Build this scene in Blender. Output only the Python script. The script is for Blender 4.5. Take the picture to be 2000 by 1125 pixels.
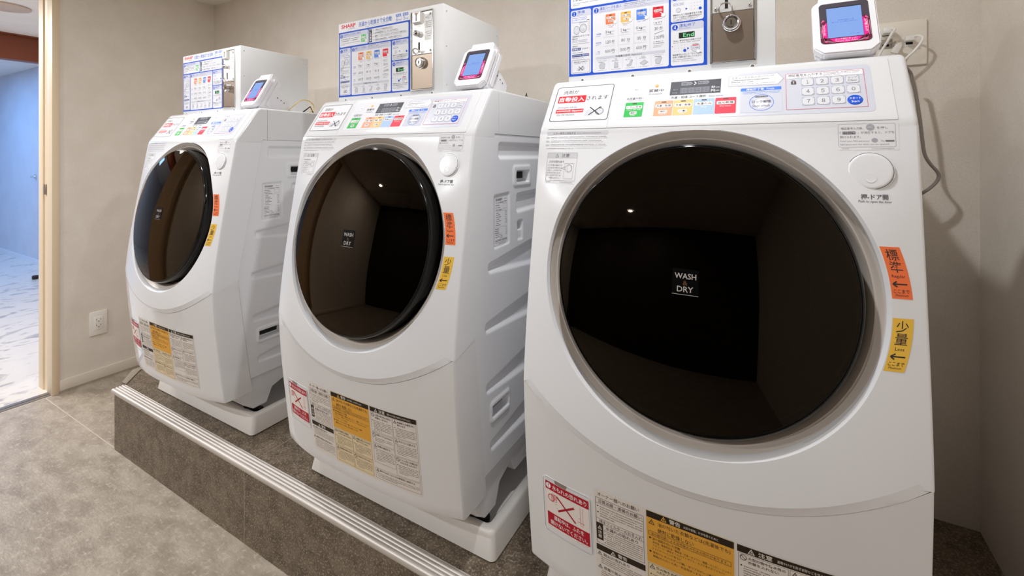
import bpy, bmesh, math, random
import numpy as np
from mathutils import Vector, Matrix
random.seed(7)
for o in list(bpy.data.objects):
    bpy.data.objects.remove(o)
SC = bpy.context.scene
COL = SC.collection

# ------------------------------------------------------------------ camera, world, exposure, lights
CAMZ = 1.154          # eye height; the machines' measurements are taken from it
PLAT = 0.230          # height of the plinth
cam_d = bpy.data.cameras.new('camera')
cam = bpy.data.objects.new('camera', cam_d)
COL.objects.link(cam)
cam.location = (0, 0, CAMZ)
cam.rotation_euler = (math.radians(90), 0, math.radians(29.633))
cam_d.sensor_width = 36
cam_d.lens = 892.5 / 2000 * 36
cam_d.shift_y = -(562.5 - 301.7) / 2000
cam_d.clip_start = 0.02
SC.camera = cam

w = bpy.data.worlds.new('world')
SC.world = w
w.use_nodes = True
w.node_tree.nodes['Background'].inputs[0].default_value = (0.8, 0.85, 1, 1)
w.node_tree.nodes['Background'].inputs[1].default_value = 0.2

SC.view_settings.view_transform = 'Standard'
SC.view_settings.look = 'None'
SC.view_settings.gamma = 1
SC.view_settings.exposure = 0.53
SC.view_settings.use_curve_mapping = False
SC.cycles.max_bounces = 10
SC.cycles.diffuse_bounces = 6
SC.cycles.transparent_max_bounces = 12
SC.cycles.caustics_reflective = False
SC.cycles.caustics_refractive = False

CEIL = CAMZ + 0.917

def area(name, loc, size, power, color, rot=(0, 0, 0), shape='DISK', size_y=None):
    d = bpy.data.lights.new(name, 'AREA')
    d.shape = shape
    d.size = size
    if size_y:
        d.size_y = size_y
    d.energy = power
    d.color = color
    o = bpy.data.objects.new(name, d)
    o.location = loc
    o.rotation_euler = rot
    COL.objects.link(o)
    return o

WARM = (0.965, 0.985, 1.0)
LAMPS = [(-0.27, 0.62, 5.9), (-1.68, 0.62, 5.6), (-1.25, -1.25, 14.5), (-2.40, -1.0, 17.0)]  # last two are unseen fill lamps added to brighten the washer fronts
for i, (lx, ly, p) in enumerate(LAMPS):
    area('downlight_beam', (lx, ly, CEIL - 0.016), 0.055, p, WARM)
area('corridor_light', (-4.0, 0.15, CEIL - 0.02), 0.9, 32, (1.0, 0.96, 0.92), shape='RECTANGLE', size_y=0.5)
area('blue_room_light', (-6.9, 0.6, CEIL - 0.02), 1.2, 27, (0.2, 0.47, 1.0), shape='RECTANGLE', size_y=0.9)

# ------------------------------------------------------------------ helpers
def lin(h):
    if isinstance(h, str):
        h = h.lstrip('#')
        c = [int(h[i:i + 2], 16) / 255 for i in (0, 2, 4)]
        return tuple((x / 12.92 if x <= 0.04045 else ((x + 0.055) / 1.055) ** 2.4) for x in c)
    return tuple(h)

def mat(name, col, rough=0.5, metal=0.0, spec=0.5, coat=0.0, emit=None, estr=0.0, bump=None):
    m = bpy.data.materials.new(name)
    m.use_nodes = True
    b = m.node_tree.nodes['Principled BSDF']
    b.inputs['Base Color'].default_value = (*lin(col), 1)
    b.inputs['Roughness'].default_value = rough
    b.inputs['Metallic'].default_value = metal
    b.inputs['Specular IOR Level'].default_value = spec
    b.inputs['Coat Weight'].default_value = coat
    b.inputs['Coat Roughness'].default_value = 0.06
    if emit is not None:
        b.inputs['Emission Color'].default_value = (*lin(emit), 1)
        b.inputs['Emission Strength'].default_value = estr
    if bump:
        nt = m.node_tree
        tc = nt.nodes.new('ShaderNodeTexCoord')
        n = nt.nodes.new('ShaderNodeTexNoise')
        n.inputs['Scale'].default_value = bump[0]
        n.inputs['Detail'].default_value = 4
        bp = nt.nodes.new('ShaderNodeBump')
        bp.inputs['Strength'].default_value = bump[1]
        bp.inputs['Distance'].default_value = bump[2]
        nt.links.new(tc.outputs['Object'], n.inputs['Vector'])
        nt.links.new(n.outputs['Fac'], bp.inputs['Height'])
        nt.links.new(bp.outputs['Normal'], b.inputs['Normal'])
    return m

_ink = {}
def ink(c):
    if c not in _ink:
        _ink[c] = mat('print_' + c, c, 0.55, spec=0.25)
    return _ink[c]

def noise_mat(name, c1, c2, scale, rough, detail=6, dist=0.0, bump=(0, 0), stretch=(1, 1, 1), c3=None, spec=0.4, joints=None, lo=0.35, hi=0.65):
    """two tones mixed by noise, optional fine bump and tile joints (world metres)"""
    m = bpy.data.materials.new(name)
    m.use_nodes = True
    nt = m.node_tree
    b = nt.nodes['Principled BSDF']
    b.inputs['Roughness'].default_value = rough
    b.inputs['Specular IOR Level'].default_value = spec
    tc = nt.nodes.new('ShaderNodeTexCoord')
    mp = nt.nodes.new('ShaderNodeMapping')
    mp.inputs['Scale'].default_value = stretch
    nt.links.new(tc.outputs['Object'], mp.inputs['Vector'])
    n = nt.nodes.new('ShaderNodeTexNoise')
    n.inputs['Scale'].default_value = scale
    n.inputs['Detail'].default_value = detail
    n.inputs['Distortion'].default_value = dist
    nt.links.new(mp.outputs['Vector'], n.inputs['Vector'])
    r = nt.nodes.new('ShaderNodeValToRGB')
    r.color_ramp.elements[0].position = lo
    r.color_ramp.elements[1].position = hi
    r.color_ramp.elements[0].color = (*lin(c1), 1)
    r.color_ramp.elements[1].color = (*lin(c2), 1)
    nt.links.new(n.outputs['Fac'], r.inputs['Fac'])
    out = r.outputs['Color']
    if c3:
        n2 = nt.nodes.new('ShaderNodeTexNoise')
        n2.inputs['Scale'].default_value = c3[1]
        n2.inputs['Detail'].default_value = 3
        n2.inputs['Roughness'].default_value = 0.7
        nt.links.new(tc.outputs['Object'], n2.inputs['Vector'])
        r2 = nt.nodes.new('ShaderNodeValToRGB')
        r2.color_ramp.elements[0].position = c3[2]
        r2.color_ramp.elements[1].position = c3[3]
        r2.color_ramp.elements[0].color = (0, 0, 0, 1)
        r2.color_ramp.elements[1].color = (1, 1, 1, 1)
        nt.links.new(n2.outputs['Fac'], r2.inputs['Fac'])
        mx = nt.nodes.new('ShaderNodeMix')
        mx.data_type = 'RGBA'
        mul = nt.nodes.new('ShaderNodeMath'); mul.operation = 'MULTIPLY'
        mul.inputs[1].default_value = c3[4]
        nt.links.new(r2.outputs['Color'], mul.inputs[0])
        nt.links.new(mul.outputs[0], mx.inputs['Factor'])
        nt.links.new(out, mx.inputs['A'])
        mx.inputs['B'].default_value = (*lin(c3[0]), 1)
        out = mx.outputs['Result']
    if joints:
        # joints: list of (axis, position, half width), colour
        sep = nt.nodes.new('ShaderNodeSeparateXYZ')
        nt.links.new(tc.outputs['Object'], sep.inputs[0])
        for ax, pos, hw, colr in joints:
            s = nt.nodes.new('ShaderNodeMath'); s.operation = 'SUBTRACT'; s.inputs[1].default_value = pos
            a = nt.nodes.new('ShaderNodeMath'); a.operation = 'ABSOLUTE'
            l = nt.nodes.new('ShaderNodeMath'); l.operation = 'LESS_THAN'; l.inputs[1].default_value = hw
            nt.links.new(sep.outputs[ax], s.inputs[0]); nt.links.new(s.outputs[0], a.inputs[0]); nt.links.new(a.outputs[0], l.inputs[0])
            mx = nt.nodes.new('ShaderNodeMix'); mx.data_type = 'RGBA'
            nt.links.new(l.outputs[0], mx.inputs['Factor'])
            nt.links.new(out, mx.inputs['A'])
            mx.inputs['B'].default_value = (*lin(colr), 1)
            out = mx.outputs['Result']
    nt.links.new(out, b.inputs['Base Color'])
    if bump[0]:
        nb = nt.nodes.new('ShaderNodeTexNoise')
        nb.inputs['Scale'].default_value = bump[0]
        nb.inputs['Detail'].default_value = 5
        nt.links.new(mp.outputs['Vector'], nb.inputs['Vector'])
        bp = nt.nodes.new('ShaderNodeBump')
        bp.inputs['Strength'].default_value = bump[1]
        bp.inputs['Distance'].default_value = 0.002
        nt.links.new(nb.outputs['Fac'], bp.inputs['Height'])
        nt.links.new(bp.outputs['Normal'], b.inputs['Normal'])
    return m

MT = {}
MT['white'] = mat('white_plastic', '#E6E7EB', 0.22, spec=0.5)
MT['white_top'] = mat('glossy_white_plastic', '#DEDFE2', 0.16, spec=0.5)
MT['lower'] = mat('satin_white_plastic', '#E2E2E4', 0.05, spec=0.5)
MT['enamel'] = mat('white_painted_steel', '#E4E5E6', 0.30, spec=0.45)
MT['pan'] = mat('white_drain_pan_plastic', '#E8E4DF', 0.35)
MT['bronze'] = mat('champagne_bezel_plastic', '#D2C8BF', 0.38, metal=0.0)
MT['black_rim'] = mat('black_gloss_rim', '#060606', 0.10, spec=0.35)
MT['dark'] = mat('dark_rubber', '#151413', 0.5)
MT['drum'] = mat('steel_drum', '#55575A', 0.35, metal=0.9)
MT['steel'] = mat('brushed_steel', '#A7988A', 0.36, metal=0.9)
MT['chrome'] = mat('chrome', '#E4E4E6', 0.12, metal=1.0)
MT['bright_steel'] = mat('bright_steel_plate', '#E3E1DE', 0.38, metal=0.55)
MT['hole'] = mat('black_slot', '#0A0908', 0.8)
MT['key'] = mat('pale_grey_membrane', '#DEDFE5', 0.3)
MT['film'] = mat('pale_panel_film', '#CFD2DE', 0.28)
MT['beige'] = mat('beige_wall_plate', '#EDE6DB', 0.45)
MT['ivory'] = mat('ivory_socket', '#EDE9E2', 0.4)
MT['cable_w'] = mat('white_cable', '#EFEDEA', 0.35)
MT['cable_g'] = mat('grey_flat_cable', '#857C75', 0.35)
MT['wire_y'] = mat('yellow_wire', '#D8BE74', 0.4)
MT['wood'] = mat('brown_wood_beam', '#74391C', 0.5)
MT['jamb'] = mat('cream_door_frame', '#E2CFB2', 0.45)
MT['alu'] = mat('ribbed_aluminium', '#D2CCC6', 0.5, metal=0.6)
MT['reader_white'] = mat('reader_white_plastic', '#ECEBF0', 0.3)
MT['reader_dark'] = mat('reader_smoked_frame', '#4A4550', 0.18)
MT['magenta'] = mat('reader_magenta_glow', '#E01472', 0.3, emit='#E8107A', estr=0.55)
MT['screen'] = mat('lit_blue_screen', '#101826', 0.2, emit='#8FB4F7', estr=0.62)
MT['led'] = mat('orange_led', '#FF9060', 0.3, emit='#FF7A40', estr=1.2)
MT['lamp'] = mat('lamp_diffuser', '#FFFFFF', 0.4, emit='#FFF2E2', estr=6.0)

MT['badge'] = mat('black_badge', '#020202', 0.4, spec=0.1)
def glass_mat():
    m = bpy.data.materials.new('smoked_door_glass')
    m.use_nodes = True
    nt = m.node_tree
    nt.nodes.clear()
    out = nt.nodes.new('ShaderNodeOutputMaterial')
    fr = nt.nodes.new('ShaderNodeFresnel'); fr.inputs['IOR'].default_value = 1.34
    gl = nt.nodes.new('ShaderNodeBsdfGlossy'); gl.inputs['Roughness'].default_value = 0.015
    gl.inputs['Color'].default_value = (0.92, 0.72, 0.54, 1)
    tr = nt.nodes.new('ShaderNodeBsdfTransparent'); tr.inputs['Color'].default_value = (0.07, 0.055, 0.045, 1)
    mx = nt.nodes.new('ShaderNodeMixShader')
    nt.links.new(fr.outputs[0], mx.inputs[0]); nt.links.new(tr.outputs[0], mx.inputs[1]); nt.links.new(gl.outputs[0], mx.inputs[2])
    nt.links.new(mx.outputs[0], out.inputs['Surface'])
    return m
MT['glass'] = glass_mat()

# wall covering: fine woven beige
MT['wall'] = noise_mat('beige_textured_wallcovering', '#E1D9CF', '#E7E0D7', 9, 0.85, detail=5, bump=(240, 0.28), c3=('#CFC4B7', 320, 0.42, 0.62, 0.35), spec=0.15)
MT['ceil'] = noise_mat('white_ceiling_paint', '#E6E0D8', '#EAE5DE', 6, 0.9, spec=0.1)
MT['stone'] = noise_mat('beige_stone_tile', '#94887A', '#AEA395', 9, 0.42, detail=14, dist=0.5, bump=(60, 0.8), stretch=(1.0, 2.2, 1.0), c3=('#CFC5B8', 60, 0.53, 0.70, 0.55), joints=[(1, 0.789, 0.0016, '#C9BDAF'), (0, -2.97, 0.0012, '#B8AC9C'), (1, -0.42, 0.0012, '#C9BDAF')])
MT['plinth'] = noise_mat('speckled_stone_plinth', '#56493B', '#766857', 30, 0.5, detail=10, bump=(140, 0.6), c3=('#B5A999', 210, 0.52, 0.62, 0.6), joints=[(1, 1.33, 0.0012, '#A09078'), (0, -1.36, 0.0012, '#A09078')])
MT['marble'] = noise_mat('pale_marble_floor', '#A6A2A1', '#DCD6CE', 5.5, 0.25, detail=9, dist=1.6, stretch=(1.6, 1.0, 1.0), spec=0.5, lo=0.33, hi=0.46)
MT['corr_wall'] = noise_mat('plain_corridor_wall', '#C9CCD4', '#CFD2DA', 4, 0.6, spec=0.2)

class M:
    """collects faces, then links them as ONE mesh object"""
    def __init__(s):
        s.v = []; s.f = []; s.m = []
    def add(s, vs, fs, mi=0):
        o = len(s.v)
        s.v += [tuple(p) for p in vs]
        s.f += [tuple(i + o for i in f) for f in fs]
        s.m += [mi] * len(fs)
        return s
    def grid(s, rows, mi=0, flip=False, closed=False):
        n = len(rows[0]); vs = [p for r in rows for p in r]; fs = []
        for i in range(len(rows) - 1):
            for j in range(n if closed else n - 1):
                a = i * n + j; b = i * n + (j + 1) % n; c = (i + 1) * n + (j + 1) % n; d = (i + 1) * n + j
                fs.append((a, d, c, b) if flip else (a, b, c, d))
        return s.add(vs, fs, mi)
    def poly(s, pts, mi=0):
        return s.add(pts, [tuple(range(len(pts)))], mi)
    def box(s, x0, y0, z0, x1, y1, z1, mi=0, bev=0.0, seg=2, tf=None):
        bm = bmesh.new()
        bmesh.ops.create_cube(bm, size=1)
        for v in bm.verts:
            v.co = Vector(((x0 + x1) / 2 + v.co.x * (x1 - x0), (y0 + y1) / 2 + v.co.y * (y1 - y0), (z0 + z1) / 2 + v.co.z * (z1 - z0)))
        if bev > 0:
            bmesh.ops.bevel(bm, geom=list(bm.edges), offset=bev, segments=seg, affect='EDGES', profile=0.5)
        s.frombm(bm, mi, tf)
        return s
    def frombm(s, bm, mi=0, tf=None):
        bm.verts.ensure_lookup_table()
        for i, v in enumerate(bm.verts):
            v.index = i
        vs = [(tf(v.co) if tf else v.co.copy()) for v in bm.verts]
        s.add(vs, [[v.index for v in f.verts] for f in bm.faces], mi)
        bm.free()
    def lathe(s, prof, org, ax, up, n=48, mi=0, cap0=False, cap1=False):
        """prof: (radius, height along ax)"""
        ax = Vector(ax).normalized(); up = Vector(up).normalized(); sd = up.cross(ax).normalized(); org = Vector(org)
        rows = []
        for r, h in prof:
            rows.append([org + ax * h + (sd * math.cos(2 * math.pi * k / n) + up * math.sin(2 * math.pi * k / n)) * r for k in range(n)])
        s.grid(rows, mi, closed=True)
        if cap0: s.poly(rows[0][::-1], mi)
        if cap1: s.poly(rows[-1], mi)
        return s
    def tube(s, pts, r, n=10, mi=0, flat=None, caps=True):
        """tube along points; flat=(rw, rh) makes a ribbon"""
        pts = [Vector(p) for p in pts]
        rows = []
        prev = None
        for i, p in enumerate(pts):
            t = (pts[min(i + 1, len(pts) - 1)] - pts[max(i - 1, 0)]).normalized()
            if prev is None:
                u = t.cross(Vector((0, 1, 0)))
                if u.length < 0.1: u = t.cross(Vector((1, 0, 0)))
            else:
                u = prev - t * prev.dot(t)
            u.normalize(); prev = u; w_ = t.cross(u)
            a, b = flat if flat else (r, r)
            rows.append([p + u * math.cos(2 * math.pi * k / n) * a + w_ * math.sin(2 * math.pi * k / n) * b for k in range(n)])
        s.grid(rows, mi, closed=True)
        if caps:
            s.poly(rows[0][::-1], mi); s.poly(rows[-1], mi)
        return s
    def prism(s, prof, x0, x1, mi=0, bev=0.0, keep=None, seg=3):
        """profile of (y, z) extruded in x; end edges accepted by keep(y,z,y2,z2) are rounded"""
        bm = bmesh.new()
        a = [bm.verts.new((x0, y, z)) for y, z in prof]
        b = [bm.verts.new((x1, y, z)) for y, z in prof]
        bm.faces.new(a); bm.faces.new(b[::-1])
        n = len(prof)
        for i in range(n):
            bm.faces.new((a[i], b[i], b[(i + 1) % n], a[(i + 1) % n]))
        bmesh.ops.recalc_face_normals(bm, faces=list(bm.faces))
        if bev > 0:
            ed = [e for e in bm.edges if abs(e.verts[0].co.x - e.verts[1].co.x) < 1e-6 and (keep is None or keep(e.verts[0].co, e.verts[1].co))]
            bmesh.ops.bevel(bm, geom=ed, offset=bev, segments=seg, affect='EDGES', profile=0.5)
        s.frombm(bm, mi)
        return s
    def build(s, name, mats, parent=None, smooth=True, ang=35, tf=None, label=None, recalc=False):
        me = bpy.data.meshes.new(name)
        vs = [tf(p) for p in s.v] if tf else s.v
        me.from_pydata([tuple(p) for p in vs], [], s.f)
        if not isinstance(mats, (list, tuple)): mats = [mats]
        for m_ in mats: me.materials.append(m_)
        me.polygons.foreach_set('material_index', s.m)
        if recalc:
            bm = bmesh.new(); bm.from_mesh(me); bmesh.ops.recalc_face_normals(bm, faces=list(bm.faces)); bm.to_mesh(me); bm.free()
        if smooth:
            me.polygons.foreach_set('use_smooth', [True] * len(me.polygons))
            me.set_sharp_from_angle(angle=math.radians(ang))
        me.update()
        o = bpy.data.objects.new(name, me)
        COL.objects.link(o)
        if parent is not None: o.parent = parent
        if label: o['label'] = label
        return o

def empty(name, loc, rz=0.0, label=None, cat=None, group=None):
    o = bpy.data.objects.new(name, None)
    o.empty_display_size = 0.1
    o.location = loc; o.rotation_euler = (0, 0, rz)
    COL.objects.link(o)
    if label: tag(o, label, cat, group)
    return o

def tag(o, label, cat, group=None):
    o['label'] = label; o['category'] = cat
    if group: o['group'] = group
    return o

def struct(o):
    o['kind'] = 'structure'
    return o

def copy_tree(o, parent=None):
    c = o.copy(); COL.objects.link(c); c.parent = parent
    if parent is not None: c.matrix_parent_inverse = o.matrix_parent_inverse.copy()
    for ch in [x for x in ALLCH.get(o.name, [])]:
        copy_tree(ch, c)
    return c
ALLCH = {}
def index_children():
    ALLCH.clear()
    for o in list(bpy.data.objects):
        if o.parent is not None:
            ALLCH.setdefault(o.parent.name, []).append(o)

# ------------------------------------------------------------------ decals: printing as thin mesh on a surface
class Decal:
    def __init__(s):
        s.it = []
    def R(s, x0, y0, x1, y1, c, L=0, r=0): s.it.append(('R', min(x0, x1), min(y0, y1), max(x0, x1), max(y0, y1), c, L, r)); return s
    def O(s, x0, y0, x1, y1, wd, c, L=1, r=0): s.it.append(('O', min(x0, x1), min(y0, y1), max(x0, x1), max(y0, y1), wd, c, L, r)); return s
    def C(s, cx, cy, r, c, L=1, ry=None): s.it.append(('C', cx, cy, r, ry or r, c, L)); return s
    def RG(s, cx, cy, r, wd, c, L=1, ry=None): s.it.append(('RG', cx, cy, r, ry or r, wd, c, L)); return s
    def P(s, pts, c, L=1): s.it.append(('P', pts, c, L)); return s
    def LN(s, x0, y0, x1, y1, wd, c, L=1):
        dx, dy = x1 - x0, y1 - y0; l = math.hypot(dx, dy); nx, ny = -dy / l * wd / 2, dx / l * wd / 2
        return s.P([(x0 + nx, y0 + ny), (x0 - nx, y0 - ny), (x1 - nx, y1 - ny), (x1 + nx, y1 + ny)], c, L)
    def T(s, txt, cx, cy, wd, h, c, L=2, b=0.0, rot=0): s.it.append(('T', txt, cx, cy, wd, h, c, L, b, rot)); TEXTS.add((txt, b)); return s
    def NUM(s, txt, cx, cy, wd, h, c, L=2, b=0.0):
        n = len(txt); cell = wd / n
        for i, ch in enumerate(txt):
            f = chr(ord(ch) + 0xFEE0)
            s.T(f, cx - wd / 2 + cell * (i + .5), cy, cell * (.84 if ch != '1' else .5) if n > 1 else (wd if ch != '1' else wd * .7), h, c, L, b)
        return s
    def TRI(s, cx, cy, sz, c, c2=None, L=2):
        s.P([(cx - sz / 2, cy - sz * .4), (cx + sz / 2, cy - sz * .4), (cx, cy + sz * .5)], c, L)
        if c2:
            s.P([(cx - sz * .3, cy - sz * .28), (cx + sz * .3, cy - sz * .28), (cx, cy + sz * .3)], c2, L + 1)
            s.R(cx - sz * .05, cy - sz * .12, cx + sz * .05, cy + sz * .16, c, L + 2); s.R(cx - sz * .05, cy - sz * .24, cx + sz * .05, cy - sz * .16, c, L + 2)
        return s
    def G(s, x0, x1, y, h, c, L=1, gap=0.35):
        """small print too fine to read: a broken line"""
        x = x0
        while x < x1 - h * 0.3:
            ln = h * random.uniform(0.45, 0.85)
            xe = min(x + ln, x1)
            if random.random() < .93:
                s.R(x, y - h * random.uniform(.18, .38), xe, y + h * random.uniform(.18, .38), c, L)
            x = xe + h * random.uniform(gap * .4, gap * .9)
        return s
    def build(s, name, fn, parent=None, seg=8.0, thick=0.2, step=0.12, label=None):
        """fn(x_mm, y_mm, h_mm) -> local point"""
        m = M(); cols = []
        def mi(c):
            if c not in cols: cols.append(c)
            return cols.index(c)
        def band(xl, ys, h, c):
            # rows at heights ys, spans xl(y)->(x0,x1)
            spans = [xl(y) for y in ys]
            n = max(1, int(max(b - a for a, b in spans) / seg) + 0)
            rows = [[fn(a + (b - a) * k / n, y, h) for k in range(n + 1)] for (a, b), y in zip(spans, ys)]
            m.grid(rows, mi(c))
        for it in s.it:
            k = it[0]
            if k == 'R':
                _, x0, y0, x1, y1, c, L, r = it; h = thick + step * L
                if r <= 0:
                    n = max(1, int((y1 - y0) / seg)); ys = [y0 + (y1 - y0) * i / n for i in range(n + 1)]
                    band(lambda y: (x0, x1), ys, h, c)
                else:
                    r = min(r, (x1 - x0) / 2, (y1 - y0) / 2)
                    ys = [y0 + r * (1 - math.cos(math.pi / 2 * i / 5)) for i in range(6)]
                    n = max(1, int((y1 - y0 - 2 * r) / seg))
                    ys += [y0 + r + (y1 - y0 - 2 * r) * i / n for i in range(1, n + 1)]
                    ys += [y1 - r + r * math.sin(math.pi / 2 * i / 5) for i in range(1, 6)]
                    def xl(y):
                        d = max(0, (y0 + r) - y, y - (y1 - r)); q = r - math.sqrt(max(0, r * r - d * d))
                        return (x0 + q, x1 - q)
                    band(xl, ys, h, c)
            elif k in ('O', 'RG'):
                if k == 'O':
                    _, x0, y0, x1, y1, wd, c, L, r = it; h = thick + step * L
                    def path(ins):
                        rr = max(r - ins, 0.0001); X0, Y0, X1, Y1 = x0 + ins, y0 + ins, x1 - ins, y1 - ins; out = []
                        for cx, cy, a0 in ((X1 - rr, Y1 - rr, 0), (X0 + rr, Y1 - rr, 90), (X0 + rr, Y0 + rr, 180), (X1 - rr, Y0 + rr, 270)):
                            for q in range(5):
                                a = math.radians(a0 + 22.5 * q); out.append((cx + rr * math.cos(a), cy + rr * math.sin(a)))
                        res = []
                        for i in range(len(out)):
                            p, q2 = out[i], out[(i + 1) % len(out)]
                            nn = NSEG[i % len(out)] if ins else None
                            l = math.hypot(q2[0] - p[0], q2[1] - p[1])
                            if not ins: NSEG[i] = max(1, int(l / seg)); nn = NSEG[i]
                            for j in range(nn): res.append((p[0] + (q2[0] - p[0]) * j / nn, p[1] + (q2[1] - p[1]) * j / nn))
                        return res
                    NSEG = {}
                    a_, b_ = path(0), path(wd)
                else:
                    _, cx, cy, rx, ry, wd, c, L = it; h = thick + step * L
                    a_ = [(cx + rx * math.cos(t), cy + ry * math.sin(t)) for t in [2 * math.pi * i / 36 for i in range(36)]]
                    b_ = [(cx + (rx - wd) * math.cos(t), cy + (ry - wd) * math.sin(t)) for t in [2 * math.pi * i / 36 for i in range(36)]]
                m.grid([[fn(x, y, h) for x, y in b_], [fn(x, y, h) for x, y in a_]], mi(c), closed=True)
            elif k == 'C':
                _, cx, cy, rx, ry, c, L = it
                m.poly([fn(cx + rx * math.cos(2 * math.pi * i / 28), cy + ry * math.sin(2 * math.pi * i / 28), thick + step * L) for i in range(28)], mi(c))
            elif k == 'P':
                m.poly([fn(x, y, thick + step * it[3]) for x, y in it[1]], mi(it[2]))
            elif k == 'T':
                _, txt, cx, cy, wd, hh, c, L, b, rot = it
                vs, fs, asp = GLYPH[(txt, b)]
                if wd is None: wd = hh * asp
                cr, sr = math.cos(math.radians(rot)), math.sin(math.radians(rot))
                pts = []
                for u, v in vs:
                    X, Y = (u - .5) * wd, (v - .5) * hh
                    pts.append(fn(cx + X * cr - Y * sr, cy + X * sr + Y * cr, thick + step * L))
                m.add(pts, fs, mi(c))
        ms = [MT[c[1:]] if c.startswith('@') else ink(c) for c in cols]
        return m.build(name, ms, parent, smooth=False, label=label)

TEXTS = set(); GLYPH = {}
def make_glyphs():
    tmp = []
    for key in sorted(TEXTS):
        c = bpy.data.curves.new('t', 'FONT'); c.body = key[0]; c.resolution_u = 2; c.offset = key[1]
        o = bpy.data.objects.new('t', c); COL.objects.link(o); tmp.append((key, o, c))
    dg = bpy.context.evaluated_depsgraph_get()
    for key, o, c in tmp:
        me = o.evaluated_get(dg).to_mesh()
        vs = [(v.co.x, v.co.y) for v in me.vertices]
        x0 = min(v[0] for v in vs); x1 = max(v[0] for v in vs); y0 = min(v[1] for v in vs); y1 = max(v[1] for v in vs)
        GLYPH[key] = ([((x - x0) / max(x1 - x0, 1e-6), (y - y0) / max(y1 - y0, 1e-6)) for x, y in vs], [tuple(p.vertices) for p in me.polygons], (x1 - x0) / max(y1 - y0, 1e-6))
    for key, o, c in tmp:
        bpy.data.objects.remove(o); bpy.data.curves.remove(c)

K = '#3A3436'; GY = '#8C8A90'; LG = '#C9CAD2'; BL = '#1F4FBF'; RD = '#E0202E'; WH = '#F4F4F6'

# ------------------------------------------------------------------ printing layouts (millimetres)
def crossed_bottles(d, cx, cy, s, L=1):
    d.P([(cx - s, cy - s * .5), (cx - s * .15, cy - s * .5), (cx - s * .1, cy + s * .15), (cx - s * .9, cy + s * .15)], LG, L)
    d.RG(cx + s * .45, cy - s * .05, s * .42, s * .08, GY, L + 1); d.C(cx + s * .45, cy - s * .05, s * .36, LG, L)
    d.R(cx + s * .3, cy + s * .3, cx + s * .6, cy + s * .5, GY, L)
    d.LN(cx - s * .55, cy + s * .5, cx + s * .5, cy - s * .45, s * .1, K, L + 2)
    d.LN(cx - s * .55, cy - s * .45, cx + s * .5, cy + s * .5, s * .1, K, L + 2)

D_det = Decal()     # detergent notice on the console's left flap
D_det.R(-283.5, 20, -160, 112.5, '#E0E0E4', 0, r=6).O(-283.5, 20, -160, 112.5, 1.6, '#5E5A66', 1, r=6)
D_det.T('洗剤が', -250.5, 97, 35, 10.5, K, b=-.004)
D_det.R(-275.5, 68, -214.5, 86.7, RD, 1, r=2.5).T('自動投入', -245, 77.2, 55, 13, WH, b=.012)
D_det.T('されます', -190.5, 78, 45, 11, K)
D_det.T('Detergent will be', -250.5, 55.5, 41, 6, GY)
D_det.R(-273.7, 41.2, -213.6, 50.9, RD, 1, r=1.5).T('automatically dispensed', -243.7, 46, 56, 6.6, WH, b=.012)
D_det.T('into the machine.', -250, 37, 40, 6, GY)
crossed_bottles(D_det, -189, 43, 21)

D_con = Decal()     # control panel overlay
D_con.R(-142, 18.5, 58, 114.5, '#DDDDE3', 0, r=6)
D_con.R(48, 16.5, 250.5, 113, '@film', .25, r=7)
D_con.R(38, 16.5, 64, 113, '#DDDDE3', .5)
D_con.C(-112.8, 91.4, 8.2, '#D5D7E0', 1).C(-112.8, 91.4, 7, '#EDEEF4', 2).T('電源', -112.8, 91.4, 7, 3.2, GY, 3)
D_con.T('営業中', -75.5, 86.5, 27, 7.6, K, b=.004).T('Available', -76, 78.3, 25, 4.6, '#9A97A8')
D_con.R(-49.8, 71.8, 36.8, 104.8, '#45464E', 1)
D_con.P([(-31, 94), (-14, 94), (-10.5, 98), (-14, 102), (-31, 102)], '#8A8B95', 2).T('洗濯 wash', -21.5, 98, 15, 4.4, '#3A3A42', 3)
D_con.P([(-2, 94.5), (14.5, 94.5), (18, 98.6), (14.5, 102.4), (-2, 102.4)], '#8A8B95', 2).T('乾燥 dry', 6.5, 98.5, 15, 4.4, '#3A3A42', 3)
D_con.LN(-8.5, 94, -5, 98, 1.5, WH, 2).LN(-8.5, 102, -5, 98, 1.5, WH, 2)
D_con.R(-32, 74.2, 19.3, 88.4, '#6C6D78', 2)
for k in range(4):
    D_con.O(-28.5 + k * 12.5, 75.8, -21 + k * 12.5, 86.8, 1.0, '#8B8C97', 3).R(-28.5 + k * 12.5, 80.8, -21 + k * 12.5, 81.8, '#8B8C97', 3)
D_con.T('残り', -40.5, 85, 9, 4, '#9698A4').T('料金', -40.5, 77.2, 9, 4, '#9698A4')
D_con.T('分', 24.3, 86, 6.4, 6, WH, b=.02).T('min', 31.5, 85, 6.4, 3, WH).T('円', 24.3, 77.6, 6.4, 6, WH, b=.02).T('yen', 31.5, 76.6, 6.4, 3.4, WH)
D_con.T('お洗濯の前に', -112.7, 69.2, 32.5, 5.8, K).T('Before laundry', -112.2, 63.7, 26, 3.8, '#9A97A8')
D_con.T('洗濯・乾燥 コース選択', -16.6, 65.8, 60, 5.6, K).T('Select course', 29.6, 65.2, 23, 4, '#9A97A8')
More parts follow.
